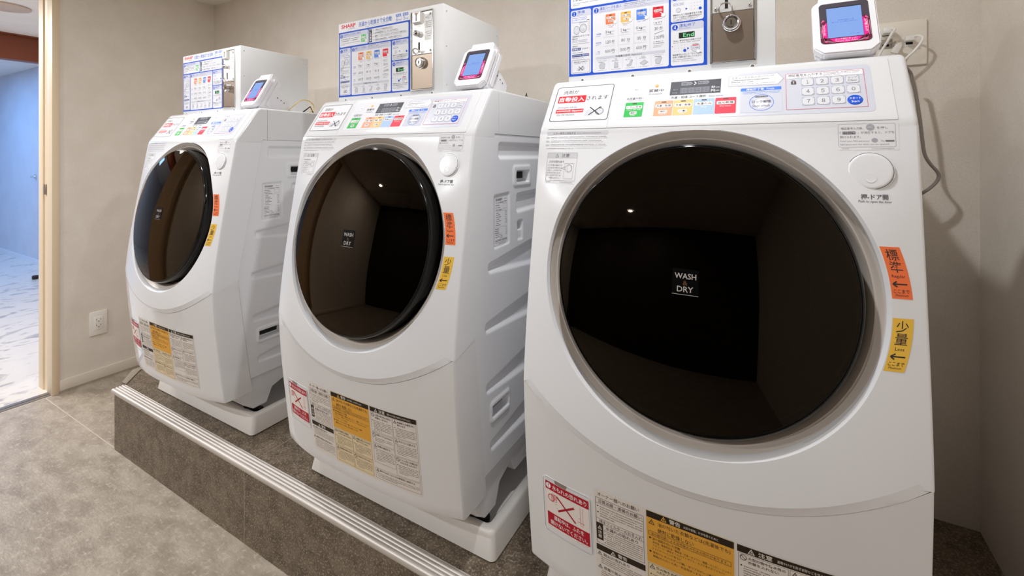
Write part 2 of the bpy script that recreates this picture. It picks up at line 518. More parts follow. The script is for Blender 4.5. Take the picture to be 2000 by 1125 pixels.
def colour_key(x0, x1, c, lines):
    D_con.R(x0, 23.8, x1, 59.4, c, 1, r=1.6)
    cx = (x0 + x1) / 2
    D_con.R(cx - 4.2, 55.2, cx + 4.2, 57.6, '#4A3A34', 2)
    for txt, y, wd, h, pill in lines:
        if pill: D_con.R(cx - wd / 2 - 1.6, y - h / 2 - 1.2, cx + wd / 2 + 1.6, y + h / 2 + 1.2, '#F2EEEE', 2, r=1.6)
        D_con.T(txt, cx, y, wd, h, K if pill else WH, 3, b=.008 if pill else 0)
colour_key(-129.4, -94.8, '#25B34B', [('ドラム洗浄', 47.6, 27, 5, 1), ('Clean the tub', 41.6, 26, 3.2, 0), ('無料', 33.4, 10, 4.6, 1), ('Free', 28, 8, 3.2, 0)])
colour_key(-74.4, -41.5, '#F4A27E', [('洗濯・乾燥', 47.6, 26, 5, 1), ('Wash & Dry', 41.6, 22, 3.4, 0), ('(標準)', 33.4, 12, 4.6, 1), ('Regular', 27.8, 13, 3.4, 0)])
colour_key(-40.4, -7.2, '#E2C17C', [('洗濯・乾燥', 47.6, 26, 5, 1), ('Wash & Dry', 41.6, 22, 3.4, 0), ('(少量)', 33.4, 12, 4.6, 1), ('Less', 27.8, 8, 3.4, 0)])
colour_key(-6.0, 28.4, '#A9C4F3', [('洗濯のみ', 48, 25, 5, 1), ('Wash', 40, 10, 3.6, 0)])
colour_key(29.5, 62.6, '#F0394F', [('追加乾燥', 48, 25, 5, 1), ('Dry more', 40, 17, 3.6, 0)])
D_con.P([(48.6, 83.8), (125.3, 82.2), (133.9, 95), (125.2, 108), (48.9, 108)], '#B9BBCB', 2)
D_con.P([(49.6, 84.8), (124.7, 83.3), (132.4, 95), (124.6, 107), (49.9, 107)], '#EFEFF4', 3)
D_con.T('セキュリティロック', 76, 102.6, 44, 5, K, 4).T('Security lock', 109, 103.4, 22, 3.6, GY, 4)
D_con.G(54, 112, 96.6, 2.6, '#77747E', 4).G(54, 88, 92.2, 2.6, '#77747E', 4).G(54, 121, 87.4, 2.2, '#A9A7B4', 4)
D_con.R(69.2, 70.4, 129.6, 77.4, '#4B82E8', 3, r=1).T('運転終了後', 91, 73.9, 27, 5.4, WH, 4, b=.01).T('Finish', 114, 73.6, 11, 4, WH, 4)
D_con.R(69.2, 22.8, 130.6, 70.4, '#CDD0DD', 2)
D_con.G(72, 128, 67.4, 2.2, '#6F8FE0', 3).G(73, 126, 64.4, 1.9, '#8AA4E6', 3)
D_con.RG(100.6, 44, 18.2, .9, '#5B8AE8', 4, ry=17.6)
D_con.R(91, 55, 110, 58.6, '#5A5660', 3).T('ドアロック中', 100.5, 56.8, 17.5, 2.8, WH, 4)
D_con.T('ロック解除', 100.6, 45.8, 28, 6, K, 5, b=.004).T('Door unlock', 100.6, 37, 25, 4.4, '#6A6670', 5)
D_con.C(100.6, 42, 10, '#E9EAF2', 3)
D_con.O(136, 25.6, 242, 103.6, .7, '#DF7C8C', 4, r=1.5)
D_con.R(137.2, 92.2, 240.6, 103, '#F0F0F5', 3)
D_con.T('暗証番号を入力する', 164, 99, 47, 5, K, 4).T('Set your PIN', 163, 94.6, 22, 2.8, GY, 4)
D_con.G(189, 238, 100.4, 2, '#8F7B84', 4).G(189, 236, 97.4, 1.7, '#A9A0AC', 4).G(189, 212, 95, 1.7, '#A9A0AC', 4)
D_con.RG(147.4, 86.2, 2.6, .9, '#5C4B46', 4).R(143.8, 79.4, 151, 85.6, '#5C4B46', 4, r=.8).C(147.4, 83, 1.1, WH, 5).R(146.9, 80.6, 147.9, 83, WH, 5)

KEYS = []
for r_, row in enumerate((('1', '2', '3', 'クリア\nClear'), ('4', '5', '6', '0'), ('7', '8', '9', None))):
    for c_, t_ in enumerate(row):
        if t_ and t_.isdigit(): t_ = chr(ord(t_) + 0xFEE0)
        if t_: KEYS.append((166.8 + 19.9 * c_, 83 - 20.6 * r_, t_))
for _, _, t_ in KEYS:
    for q in t_.split('\n'): TEXTS.add((q, 0.0))
TEXTS.add(('スタート', .01)); TEXTS.add(('Start', .01))

D_err = Decal()
D_err.R(-281, 38.5, -154, 46, '#D3D3D9', 0, r=1.5).T('エラー表示と対処方法', -243, 42.2, 48, 4.6, '#77747C').T('Error indication and solution', -192, 42.2, 48, 3.2, '#A6A3AC')
for y, t, x1 in ((33.5, 'E02', -157), (26, 'E03', -166), (18.5, 'E04', -157)):
    D_err.T(t, -278, y, 6.5, 3.6, '#A3A0A8').G(-272, x1, y + 1.1, 2.1, '#A8A5AC', 1).G(-272, x1 + 3, y - 1.8, 1.5, '#BDBBC2', 1)
D_err.G(-280, -222, 11.8, 2.0, '#A8A5AC', 1).G(-218, -158, 12.6, 1.5, '#BDBBC2', 1)

D_cau = Decal()
D_cau.R(-277, -57, -210, 4, '#E6E6E9', 0, r=3).R(-276, -7.5, -211, 3.5, '#CFCFD4', 1, r=2).O(-276, -51, -211, 3.5, .5, '#A8A6AC', 2, r=1)
D_cau.TRI(-254, -2.2, 8, '#7C7A82', '#E6E6E9').T('注意', -236, -2, 17, 7.2, '#6E6B74', b=.006)
D_cau.T('けがの恐れあり', -254.5, -14, 32, 5, '#5C5960')
for q, t in enumerate(('ドアを開け閉めする', 'ときは手や指をはさ', 'まない。けがをする', 'おそれがあります。', 'とくにお子さまには', 'ご注意ください。')):
    D_cau.T(t, -257 - q * .3, -21.2 - q * 4.9, 31 if q < 5 else 28, 3.2, '#7D7A82')
D_cau.O(-236, -47, -216.5, -17.5, .4, '#8F8D94', 2).RG(-227, -27, 6.8, .5, '#8F8D94', 2, ry=7.4).RG(-225, -27, 5.4, .4, '#8F8D94', 2, ry=7).LN(-243, -27, -234, -24, .5, '#8F8D94', 2).LN(-243, -27, -234, -29, .5, '#8F8D94', 2)
D_cau.G(-273, -264, -54, 1.8, '#A8A6AC').T('TCAUHA907QBRZ', -229, -54.2, 28, 2.6, '#A8A6AC')

D_pin = Decal()
D_pin.R(201.5, -1.5, 274, 46.5, '#E4E4E8', 0, r=3).O(202.5, 3.6, 270.5, 45.6, .6, '#B1AFB6', 1, r=2.5)
D_pin.T('暗証番号入力後、', 219.8, 37.4, 27, 4.4, '#8A888F').C(241.5, 38.8, 5, '#A9A8B0', 2, ry=5.6).G(238.4, 244, 39, 1.6, '#E8E8EC', 3).T('を押し', 255.5, 37.8, 13, 4.2, '#8A888F')
D_pin.T('「', 205.5, 29.4, 1.6, 4.4, '#8A888F').R(207.8, 26.8, 223.8, 31.8, '#6D6970', 2, r=.8).T('ドアロック中', 215.8, 29.3, 14.4, 3.2, '#E8E8EC', 3).T('」が消灯すると、ドアを', 247.5, 29.4, 43, 4.4, '#8A888F')
D_pin.T('開けられます。', 217.5, 21.9, 25, 4.4, '#8A888F')
D_pin.T('Enter your PIN and press', 222.4, 14.2, 35, 3.4, '#A6A4AB').C(246, 15.6, 3.6, '#A9A8B0', 2, ry=4).T('. The', 254.6, 14.4, 6, 3.1, '#A6A4AB').R(258.5, 13, 268.5, 16, '#807C84', 2, r=.6)
D_pin.T('light goes out, the door can be opened.', 233.8, 8.4, 58, 3.4, '#A6A4AB')
D_pin.G(207, 215, .9, 1.8, '#B3B1B8').T('TCAUHA894QBRZ', 255, .9, 26, 2.4, '#B3B1B8')

D_push = Decal()
D_push.T('押-ドア開', 242.2, -60.2, 31.5, 7.6, '#4A464B', 1, b=.01).T('Push to open the door', 242.6, -67.2, 38.5, 4.2, '#55515A', 1)

def arc_sticker(col, kan, sub, ytop, ybot):
    d = Decal(); H = ytop - ybot
    d.R(0, ybot, 22.8, ytop, col, 0)
    d.T(kan[0], 11, ytop - H * .155, 14, H * .22, K, 1, b=.005).T(kan[1], 11.2, ytop - H * .39, 14, H * .215, K, 1, b=.005)
    d.T(sub, 11.2, ytop - H * .575, 15 if len(sub) > 5 else 10, H * (.075 if len(sub) > 5 else .06), K, 1)
    y = ytop - H * .72
    d.R(4, y - .9, 19, y + .9, K, 1).LN(3, y, 7.8, y + 3.6, 1.7, K, 2).LN(3, y, 7.8, y - 3.6, 1.7, K, 2)
    d.T('ここまで', 11.4, ytop - H * .855, 17.5, H * .075, K, 1, b=.01).T('Maximum', 11.4, ytop - H * .93, 14, H * .042, K, 1)
    return d
D_or = arc_sticker('#F77A45', '標準', 'Regular', -127.5, -195.5)
D_ye = arc_sticker('#F0C14A', '少量', 'Less', -220.5, -289)

D_lid = Decal()
D_lid.R(-252, -697, -163, -605, '#EDE3DE', 0, r=2)
D_lid.R(-252, -621.5, -163, -605.5, '#B5122A', 1).C(-245.4, -613.5, 5.2, WH, 2).T('!', -245.4, -613.5, 1.8, 7.4, '#B5122A', 3, b=.02).T('水もれの恐れあり', -202, -613.5, 70, 9.5, WH, b=.008)
D_lid.R(-250, -693, -163, -666.5, '#B5122A', 1).T('運転中は、ふたを', -205, -673.4, 62, 9, WH, b=.008).T('開けないでください。', -205.5, -685.6, 76, 9, WH, b=.008)
D_lid.G(-250, -242, -695.6, 1.4, '#C98A90').G(-190, -166, -695.6, 1.6, '#C98A90')
D_lid.LN(-228, -628, -190, -661, 3, '#A80F28', 3).LN(-226, -656, -192, -633, 3.6, '#A80F28', 3)
D_lid.P([(-240, -630), (-230, -626), (-228, -636), (-237, -640)], '#E5A5A8', 1).O(-240, -641, -228, -627, .7, '#B5122A', 2, r=3).RG(-240, -636, 7, 1.4, '#B5122A', 1)
D_lid.LN(-232, -645, -180, -648, .6, '#C2606A', 1).LN(-180, -625, -180, -660, .6, '#C2606A', 1).LN(-175, -625, -175, -660, .6, '#C2606A', 1).LN(-230, -651, -176, -661, .6, '#C2606A', 1).LN(-186, -655, -172, -655, 1, '#C2606A', 1)

TX = '#4A3A28'
D_warn = Decal()
# owner column
D_warn.R(-152, -757, -65, -575, '#E2DAD4', 0, r=3)
D_warn.T('オーナー様へのお願い', -110, -583, 72, 7.4, TX, b=.004)
D_warn.O(-150, -675, -67, -590, .7, TX, 1).R(-150, -600.6, -67, -600, TX, 1).T('日常点検・清掃のお願い', -107, -595.4, 74, 6.8, TX, b=.004)
D_warn.C(-146, -605.5, 1.3, TX).C(-146, -617, 1.3, TX)
for q in range(5): D_warn.G(-142, -69 if q < 4 else -115, -605.5 - q * 4.3, 2.4, '#806E5C')
D_warn.R(-150, -628.8, -67, -628.2, TX, 1).R(-150, -637.2, -67, -636.6, TX, 1).T('排水フィルターのお手入れ', -107, -632.8, 74, 6.4, TX)
D_warn.R(-149.6, -668, -137.5, -637, '#30261A', 2).TRI(-143.5, -645, 8, '#E2DAD4', '#30261A', 3).T('注', -143.5, -653.5, 7, 6.2, '#E2DAD4', 3, b=.01).T('意', -143.5, -661, 7, 6.2, '#E2DAD4', 3, b=.01)
D_warn.T('水漏れの恐れあり', -105, -642, 56, 6.4, TX, b=.004)
for q in range(7):
    D_warn.G(-132, -69, -648 - q * 3.7, 2.2, '#806E5C')
    if q % 2 == 0: D_warn.C(-134.6, -648 - q * 3.7, 1, TX)
D_warn.R(-151, -689, -66, -678, '#30261A', 1).TRI(-121, -684, 8.6, '#E2DAD4', '#30261A', 2).T('警告', -104.5, -683.6, 16, 7, '#E2DAD4', 2, b=.01)
D_warn.TRI(-145.5, -694.5, 8, TX, '#E2DAD4').T('発火の恐れあり', -116, -694.5, 46, 5.8, TX, b=.004)
for q in range(4): D_warn.G(-144, -68, -700.6 - q * 3.7, 2.2, '#806E5C')
D_warn.TRI(-145.5, -720, 8, TX, '#E2DAD4').T('感電や発火の恐れあり', -108, -720, 62, 5.8, TX, b=.004)
for q in range(6): D_warn.G(-144, -68, -727 - q * 3.9, 2.2, '#806E5C')
# warning column
D_warn.R(-63.6, -757, 67.6, -575, '#E4D2B0', 0, r=3).R(-62.2, -587.5, 66.2, -576.5, '#2A2014', 2)
D_warn.R(-62.2, -667, 66.2, -587.5, '#E3A63F', 1)
D_warn.TRI(-35, -582.2, 9.4, '#E9B450', '#2A2014', 3).T('警告', -18, -582, 17, 7.8, '#E8E0D4', 3, b=.01).T('火災や感電、けがを防ぐために', 20, -582.4, 50, 4.4, '#E8E0D4', 3)
D_warn.TRI(-54, -594.5, 10, TX, '#E3A63F').T('油の付いた衣類などは(洗濯後でも)', 8.5, -595, 106, 8, TX, b=.006).T('絶対に乾燥しない', -17.5, -605.5, 54, 8, TX, b=.006)
D_warn.O(-59, -618.5, 62.5, -610.5, .6, TX, 2).T('油の酸化熱による自然発火や引火の恐れがあります。', 1.6, -614.6, 114, 5.2, TX)
D_warn.C(-57, -623, 1.8, TX).T('油や溶剤の付いた衣類', -32, -623, 43, 4.8, TX, b=.006)
D_warn.T('食用油・動植物系油・機械油・灯油・ガソリン・軽費・ベンジン・シンナー', 5, -629, 116, 4.2, TX)
D_warn.T('アルコール・美容オイル(ボディオイル・エステ系のオイルなど)', 0, -634.6, 106, 4.2, TX).T('ドライクリーニング油 など', -31, -640.2, 44, 4.2, TX)
D_warn.C(-57, -647, 1.8, TX).T('発泡ウレタン(スポンジ類)・ポリプロピレン繊維', -7, -647.2, 92, 4.6, TX, b=.004).T('樹脂(セルロース系)・手芸用ボンドなど', -14, -653.6, 78, 4.6, TX, b=.004)
def cell(x0, y0, x1, y1, kind, title, rows):
    D_warn.O(x0, y1, x1, y0, .55, '#6E5C48', 1)
    if kind == 'T': D_warn.TRI(x0 + 6.5, y0 - 5.5, 9, TX, '#E2DAD4')
    else:
        D_warn.RG(x0 + 6.5, y0 - 6, 4.6, .9, TX, 2).LN(x0 + 3.6, y0 - 3, x0 + 9.4, y0 - 9, .9, TX, 2)
    yy = y0 - 5
    for q, t in enumerate(title):
        D_warn.T(t, x0 + 12.5 + min((x1 - x0 - 16), len(t) * 5.6) / 2, yy, min((x1 - x0 - 16), len(t) * 5.6), 4.8, TX, b=.008); yy -= 6.4
    D_warn.C(x0 + 4, yy - 1.5, 1.2, TX)
    for q in range(rows):
        D_warn.G(x0 + 7, x1 - 3 if q < rows - 1 else (x0 + x1) / 2, yy - 1.5 - q * 3.8, 2.3, '#7A6856')
cell(-61, -668.5, 1, -712, 'T', ['引火物を衣類に', '入れたり近づけない'], 6)
cell(2.5, -668.5, 65, -712, 'T', ['衣類に燃えるものを', '付けたりしない'], 6)
cell(-61, -713.5, 1, -752, 'T', ['乾燥後は取り出す'], 6)
cell(2.5, -713.5, 65, -752, 'C', ['子供だけで使わない'], 6)
# caution column
D_warn.R(69, -757, 203.5, -575, '#E2DAD4', 0, r=3).R(70.4, -587.5, 202, -576.5, '#2A2014', 2)
D_warn.TRI(89, -582.2, 9.4, '#E2DAD4', '#2A2014', 3).T('注意', 107, -582, 18, 7.6, '#E8E0D4', 3, b=.01).T('漏電やけがを防ぎ家財などを守るために', 155, -582.4, 66, 4.4, '#E8E0D4', 3)
cell(72, -589, 136, -635, 'C', ['大型の物や防水性の', '衣類を入れない'], 7)
cell(137.5, -589, 200.5, -632, 'T', ['乾燥後は衣類を早く', '取り出す'], 6)
cell(72, -637, 136, -663, 'C', ['衣類をドアにはさまない'], 3)
cell(137.5, -634, 200.5, -676, 'T', ['やけどに注意する'], 7)
cell(72, -665, 136, -712, 'T', ['衣類を確認する'], 8)
cell(137.5, -678, 200.5, -724, 'C', ['ドラム内に衣類以外', 'のものを入れない'], 6)
cell(72, -726, 200.5, -752, 'T', ['途中で止まったときは管理者に連絡する'], 3)

# poster on the coin box (x from the machine's centre, y above the eye level; millimetres)
D_pos = Decal()
PB = '#1D4FC4'
D_pos.R(-281, 174, 8, 398, '#E6E6EA', 0)
D_pos.R(-280, 174.3, 7.4, 371, PB, 1)
D_pos.T('SHARP', -238, 388, 62, 11.5, RD, b=.022)
D_pos.G(-238, -210, 378.5, 4, '#A4A2AC', 1)
D_pos.T('洗濯から乾燥まで全自動', -127.5, 385.5, 134, 14.5, '#3E6BD0', b=.004).G(-168, -74, 375.5, 2, '#93AEE6')
D_pos.R(-45.5, 385.5, -26.5, 393.5, '#3E6BD0', 1).T('洗濯', -36, 389.5, 16, 6.4, WH).R(-19, 385.5, .5, 393.5, '#3E6BD0', 1).T('乾燥', -9.3, 389.5, 16, 6.4, WH)
D_pos.NUM('6', -42, 378.6, 6.4, 10, '#3E6BD0').T('kg', -32, 377.4, 10, 5.6, '#7D9ADF').LN(-24.5, 374, -21.5, 394, .8, '#3E6BD0').NUM('3', -15, 378.6, 6, 10, '#3E6BD0').T('kg', -5, 377.4, 10, 5.6, '#7D9ADF')
def panel(x0, y0, x1, y1, num, title, sub, tw, head=14):
    D_pos.R(x0, y0, x1, y1, '#E2E3E9', 2, r=4)
    if num is not None:
        D_pos.R(x0, y1 - head, x1, y1, '#CCCEDF', 3, r=4)
        D_pos.R(x0, y1 - head, x1, y1 - 5, '#CCCEDF', 3.4)
        D_pos.C(x0 + 8, y1 - 8, 5.4, PB, 4).NUM(num, x0 + 8, y1 - 8, 3.6, 7, WH, 5, b=.012)
        D_pos.T(title, x0 + 16 + tw / 2, y1 - 5.4, tw, 6.6, '#3E5FC0', 4).T(sub, x0 + 16 + tw * .36, y1 - 11, tw * .72, 3, '#8A98CC', 4)
panel(-275.8, 326, -155, 366.5, '0', '洗濯物を入れる前に (無料)', 'Before laundry (Free)', 74, 13)
D_pos.G(-270, -190, 348.5, 3, '#5A5660', 4).G(-270, -198, 343, 3, '#5A5660', 4).G(-270, -186, 336.5, 2, '#9896A0', 4).G(-270, -254, 332.5, 2, '#9896A0', 4)
def swatch(cx, cy, c, t1, w1, hand=True, sub=None):
    D_pos.R(cx - 10.6, cy - 10.8, cx + 10.6, cy + 10.8, c, 4, r=1)
    D_pos.R(cx - 2.8, cy + 7.4, cx + 2.8, cy + 9, '#4A2A20', 5)
    D_pos.R(cx - w1 / 2 - .6, cy + .6, cx + w1 / 2 + .6, cy + 5.2, '#F3ECEA', 5, r=1).T(t1, cx, cy + 2.9, w1, 3.4, K, 6)
    D_pos.G(cx - 6, cx + 6, cy - 1.6, 1.4, '#F3ECEA', 5)
    if sub: D_pos.R(cx - 4.6, cy - 6.6, cx + 4.6, cy - 3, '#F3ECEA', 5, r=1).T(sub, cx, cy - 4.8, 7, 2.6, K, 6)
    if hand: D_pos.C(cx + 10, cy - 8, 4, '#F2F2F6', 6).RG(cx + 10, cy - 8, 4, .4, '#B9B7C0', 7).P([(cx + 7.4, cy - 5), (cx + 3.4, cy - 1.6), (cx + 4.6, cy - .8), (cx + 9, cy - 4)], '#F2F2F6', 6)
swatch(-172.8, 343.5, '#6FD083', 'ドラム洗浄', 16, True, '無料')
panel(-152.5, 325, 1.2, 366.3, None, '', '', 0)
D_pos.R(-150.6, 327, -138.5, 364.5, '#24202A', 3).T('ご', -144.5, 359, 8, 7.4, WH, 4, b=.01).T('注', -144.5, 349.6, 8, 8, WH, 4, b=.01).T('意', -144.5, 340.4, 8, 8, WH, 4, b=.01).R(-148, 330, -141, 335, '#B9BFE8', 4)
for y, t, wd in ((361, '一度投入したお金は戻りません。', 70), (352, '100円硬貨専用です。おつりはでません。', 92), (342.8, '運転中、ドアはロックされます。終了するまでドアは開きません。', 124), (332.6, '10分経過または無運転の場合は、「100円硬貨」を追加してください。', 106)):
    D_pos.T(t, -128 + wd / 2, y, wd, 4, K, 4).R(-133.5, y - 1, -131.5, y + 1, '#3A3F70', 4).G(-127, -128 + wd, y - 3.9, 1.5, '#A2A1AC', 4)
panel(-275.8, 179.5, -228.4, 321.3, '1', '準備', 'Ready to Start', 17, 14.5)
D_pos.O(-272.8, 294, -238.5, 304, .5, '#6C7FD0', 4).T('ドア開ボタンを押す', -255.6, 299.6, 31, 3.2, '#6C7FD0', 4)
D_pos.RG(-262, 276.5, 7, .6, '#77758A', 4, ry=9.6).C(-262, 276.5, 6, '#D5D7E2', 4, ry=8.6).RG(-246.5, 279.5, 8.6, .8, '#6A5F66', 4, ry=9.6).RG(-246.5, 279.5, 6, .4, '#8A8894', 4).C(-246.5, 278, 3, '#CFD1DE', 5).LN(-255, 292.5, -235, 293, .5, '#77758A', 4).LN(-254.5, 292.5, -254.5, 288, .5, '#77758A', 4).LN(-235, 293, -235, 272, .5, '#77758A', 4).LN(-232, 297, -232, 268, .5, '#77758A', 4).R(-237, 296.6, -233, 298, '#3A3436', 5)
D_pos.T('洗濯物を入れてドアを', -252, 263, 40, 3.6, K, 4).T('閉める', -266, 257.6, 12, 3.6, K, 4).G(-272, -236, 253.6, 1.6, '#8F95AC', 4).G(-272, -238, 250.4, 1.6, '#8F95AC', 4)
D_pos.R(-272, 246, -232, 246.5, '#8F95AC', 4)
D_pos.T('洗剤が', -265.8, 241, 13, 3.6, K, 4).R(-272.8, 231.4, -252.4, 237, '#27408F', 4).T('自動投入', -262.6, 234.2, 18, 4, WH, 5, b=.01).T('されます', -242, 234.6, 15, 3.4, K, 4)
D_pos.G(-272, -246, 226.6, 1.8, '#6E7AA8', 4).R(-272.8, 217.4, -233, 222.8, '#27408F', 4).T('automatically dispensed', -253, 220.1, 37, 3.4, WH, 5, b=.01).G(-272, -246, 214.8, 1.8, '#6E7AA8', 4)
D_pos.O(-273.6, 181.5, -231.2, 210.5, .6, '#777590', 4, r=3).T('洗剤の投入は不要です', -252.6, 205.6, 32, 3.2, K, 4).G(-266, -240, 201.8, 1.3, '#8F95AC', 4)
crossed_bottles(D_pos, -252, 191, 9.5, 4)
panel(-224.4, 178.5, -64.4, 321.3, '2', '運転コースを選ぶ', 'Select Course', 47, 14.5)
D_pos.G(-155, -72, 318.3, 2, '#6C6872', 4).G(-155, -112, 314.9, 2, '#6C6872', 4).G(-155, -74, 311.7, 1.6, '#A09EA8', 4).G(-155, -100, 309, 1.6, '#A09EA8', 4)
for cx, c, t, wd, sb in ((-184.8, '#F07C4C', '洗濯・乾燥', 16.5, '標準'), (-151.8, '#E6B85C', '洗濯・乾燥', 16.5, '少量'), (-118.8, '#5586E0', '洗濯のみ', 15, None), (-85.4, '#E02438', '追加乾燥', 15, None)):
    swatch(cx, 291, c, t, wd, True, sb)
for x in (-168.3, -135, -102): D_pos.R(x - .25, 214, x + .25, 300, '#C2C4D0', 4)
for cx, c in ((-184.8, '#B0806C'), (-151.8, '#BC9C60'), (-118.8, '#7E96CC'), (-85.4, '#C08088')):
    D_pos.G(cx - 8, cx + 8, 277, 1.8, c, 4)
    if cx < -130: D_pos.G(cx - 5, cx + 5, 273.8, 1.8, c, 4)
for cx, a, b_, c in ((-189, '3', '120', '600'), (-156, '1', '80', '500'), (-122.8, '6', '35', '400')):
    D_pos.NUM(a, cx - 5.4, 264, 3.6, 6, K, 4).T('kg', cx + 2.2, 263, 7.4, 6, K, 4).T('まで', cx + 10.2, 264, 5.6, 2.4, '#7A7680', 4).G(cx - 5, cx + 12, 258.2, 1.5, '#8C8A96', 4)
    D_pos.NUM(b_, cx - 1.4, 242.2, 4.2 * len(b_), 6, K, 4).T('分', cx + 10, 242.4, 6.2, 6.4, K, 4).T('min', cx + 10.5, 237.4, 4.6, 1.8, '#8C8A96', 4)
    D_pos.NUM(c, cx - 1.4, 222.4, 12.4, 6, K, 4).T('円', cx + 10, 222.6, 6.2, 6.2, K, 4).T('yen', cx + 10.5, 217.2, 4.6, 2.2, '#8C8A96', 4)
    for y in (253, 232.5):
        for q in range(10): D_pos.R(cx - 11 + q * 2.5, y, cx - 10 + q * 2.5, y + .8, '#9FA2B4', 4)
D_pos.T('3 kg まで', -86, 269.5, 17.5, 3.8, K, 4).G(-93, -78, 265.4, 1.3, '#8C8A96', 4).NUM('30', -89, 257.4, 8.6, 6, K, 4).T('分', -79.6, 257.6, 6.2, 6.4, K, 4).LN(-93, 246.6, -75, 251.6, .6, K, 4)
D_pos.NUM('100', -88, 239.4, 12.8, 6, K, 4).T('円', -77.4, 239.6, 6.2, 6.2, K, 4).G(-95, -76, 230.6, 1.8, '#6C6872', 4).G(-95, -74, 227, 1.8, '#6C6872', 4).G(-95, -76, 222.6, 1.6, '#9C9AA6', 4).G(-95, -80, 219.6, 1.6, '#9C9AA6', 4)
for y, t in ((261.5, '洗濯容量'), (242.5, '目安時間'), (223, '料金')):
    D_pos.T(t, -211, y, 11 if len(t) > 2 else 6, 2.8, '#4E69C4', 4).G(-217, -207, y - 4.2, 1.7, '#7C92DC', 4)
D_pos.R(-217, 207, -71.6, 212.2, '#C9CBD6', 4).T('洗濯量の目安  Reference', -146, 209.6, 56, 3.9, '#5A545C', 5)
for q, (x, t) in enumerate(((-203, 'ワイシャツ・ブラウス'), (-172.6, '下着'), (-143.4, 'くつ下'), (-114.6, 'タオル'), (-84, 'パジャマ(上下)'))):
    D_pos.T(t, x - 1, 203.6, min(22, len(t) * 2.6), 2.4, '#6C6872', 4).G(x - 9, x + 5, 200.2, 1.8, '#6C6872', 4).G(x - 10, x + 10, 182.6, 1.3, '#8C8A96', 4)
    if q: D_pos.R(x - 15.2, 182, x - 14.8, 205, '#C2C4D0', 4)
def cloth(pts): 
    D_pos.P(pts, '#C4C5CE', 4)
    for i in range(len(pts)): D_pos.LN(*pts[i], *pts[(i + 1) % len(pts)], .4, '#77757F', 5)
cloth([(-208, 186), (-198, 186), (-197, 196), (-200, 198), (-206, 198), (-210, 193)])
cloth([(-177, 186), (-168, 186), (-169, 197), (-172, 195), (-175, 198)])
cloth([(-148, 186), (-141, 187), (-137, 198), (-141, 199), (-144, 191), (-150, 189)])
cloth([(-115, 185), (-106, 191), (-113, 196), (-122, 190)])
cloth([(-90, 186), (-83, 185), (-78, 197), (-82, 200), (-87, 197), (-91, 194)])
panel(-60.4, 265, 1.0, 321.3, '3', '硬貨を入れる', 'Insert Coins', 38, 14.5)
panel(-60.4, 178, 1.0, 262, '4', '運転終了', 'Finish', 30, 14.5)
def mini(y0):
    for r in range(3):
        for c in range(4):
            if not (r == 2 and c == 3): D_pos.R(-51.5 + c * 6.6, y0 - r * 5.4, -50.3 + c * 6.6, y0 + 1 - r * 5.4, '#A9ABBA', 4)
D_pos.G(-55, -36, 300, 2.4, '#7C92C8', 4).O(-56, 297.6, -35.4, 302.6, .4, '#A9ABBA', 4).RG(-46, 288, 4.6, .5, '#9698A8', 4).C(-46, 288, 3.6, '#D4D6E0', 4).P([(-32.4, 291.4), (-32.4, 286.6), (-28.6, 289)], PB, 4)
for r in range(3):
    for c in range(4): D_pos.R(-22 + c * 5.4, 298 - r * 6, -21 + c * 5.4, 299 - r * 6, '#A9ABBA', 4)
D_pos.C(-5.4, 286.5, 2.8, PB, 5)
D_pos.T('硬貨を入れて暗証番号を入力後', -29.5, 278.6, 54, 3.7, K, 4).T('スタートを押すと運転を始めます', -29.5, 273.8, 54, 3.7, K, 4).G(-56.5, -10, 270, 1.6, '#8C8A96', 4).G(-56.5, -18, 267.4, 1.6, '#8C8A96', 4)
D_pos.R(-45.2, 231.6, -15.6, 242.8, '#1E2A22', 4).T('End', -27, 237.2, 20, 7.6, '#7FE6A0', 5, b=.01)
D_pos.T('「End」表示が出れば終了です', -29.6, 227, 52, 3.4, K, 4).G(-56, -6, 223, 1.6, '#8C8A96', 4)
for r in range(3):
    for c in range(4):
        if not (r == 2 and c == 3): D_pos.NUM(str((r * 4 + c + 1) % 10), -52.5 + c * 6.2, 217.6 - r * 5.6, 1.5, 2.4, '#A9ABBA', 4)
D_pos.C(-33.9, 206.6, 3, PB, 5).C(-57.3, 216.4, 1, RD, 4).P([(-29.4, 212.6), (-29.4, 207.6), (-25.4, 210.1)], PB, 4).RG(-14, 210.4, 8.4, .7, '#9698A8', 4).C(-14, 210.4, 7.8, '#D4D6E0', 4).T('ロック解除', -14, 209.6, 11, 2.8, '#6C6872', 5).R(-19, 214, -9, 216.2, '#D86070', 5).C(-9, 202.6, 3.2, '#F2F2F6', 6)
D_pos.T('暗証番号を入力して「ロック解除」', -29.4, 199.2, 55, 3.7, K, 4).T('を押し衣類を取り出してください', -30, 194.4, 54, 3.7, K, 4).G(-57, -18, 189.6, 1.7, '#8C8A96', 4).G(-57, -12, 186, 1.7, '#8C8A96', 4)

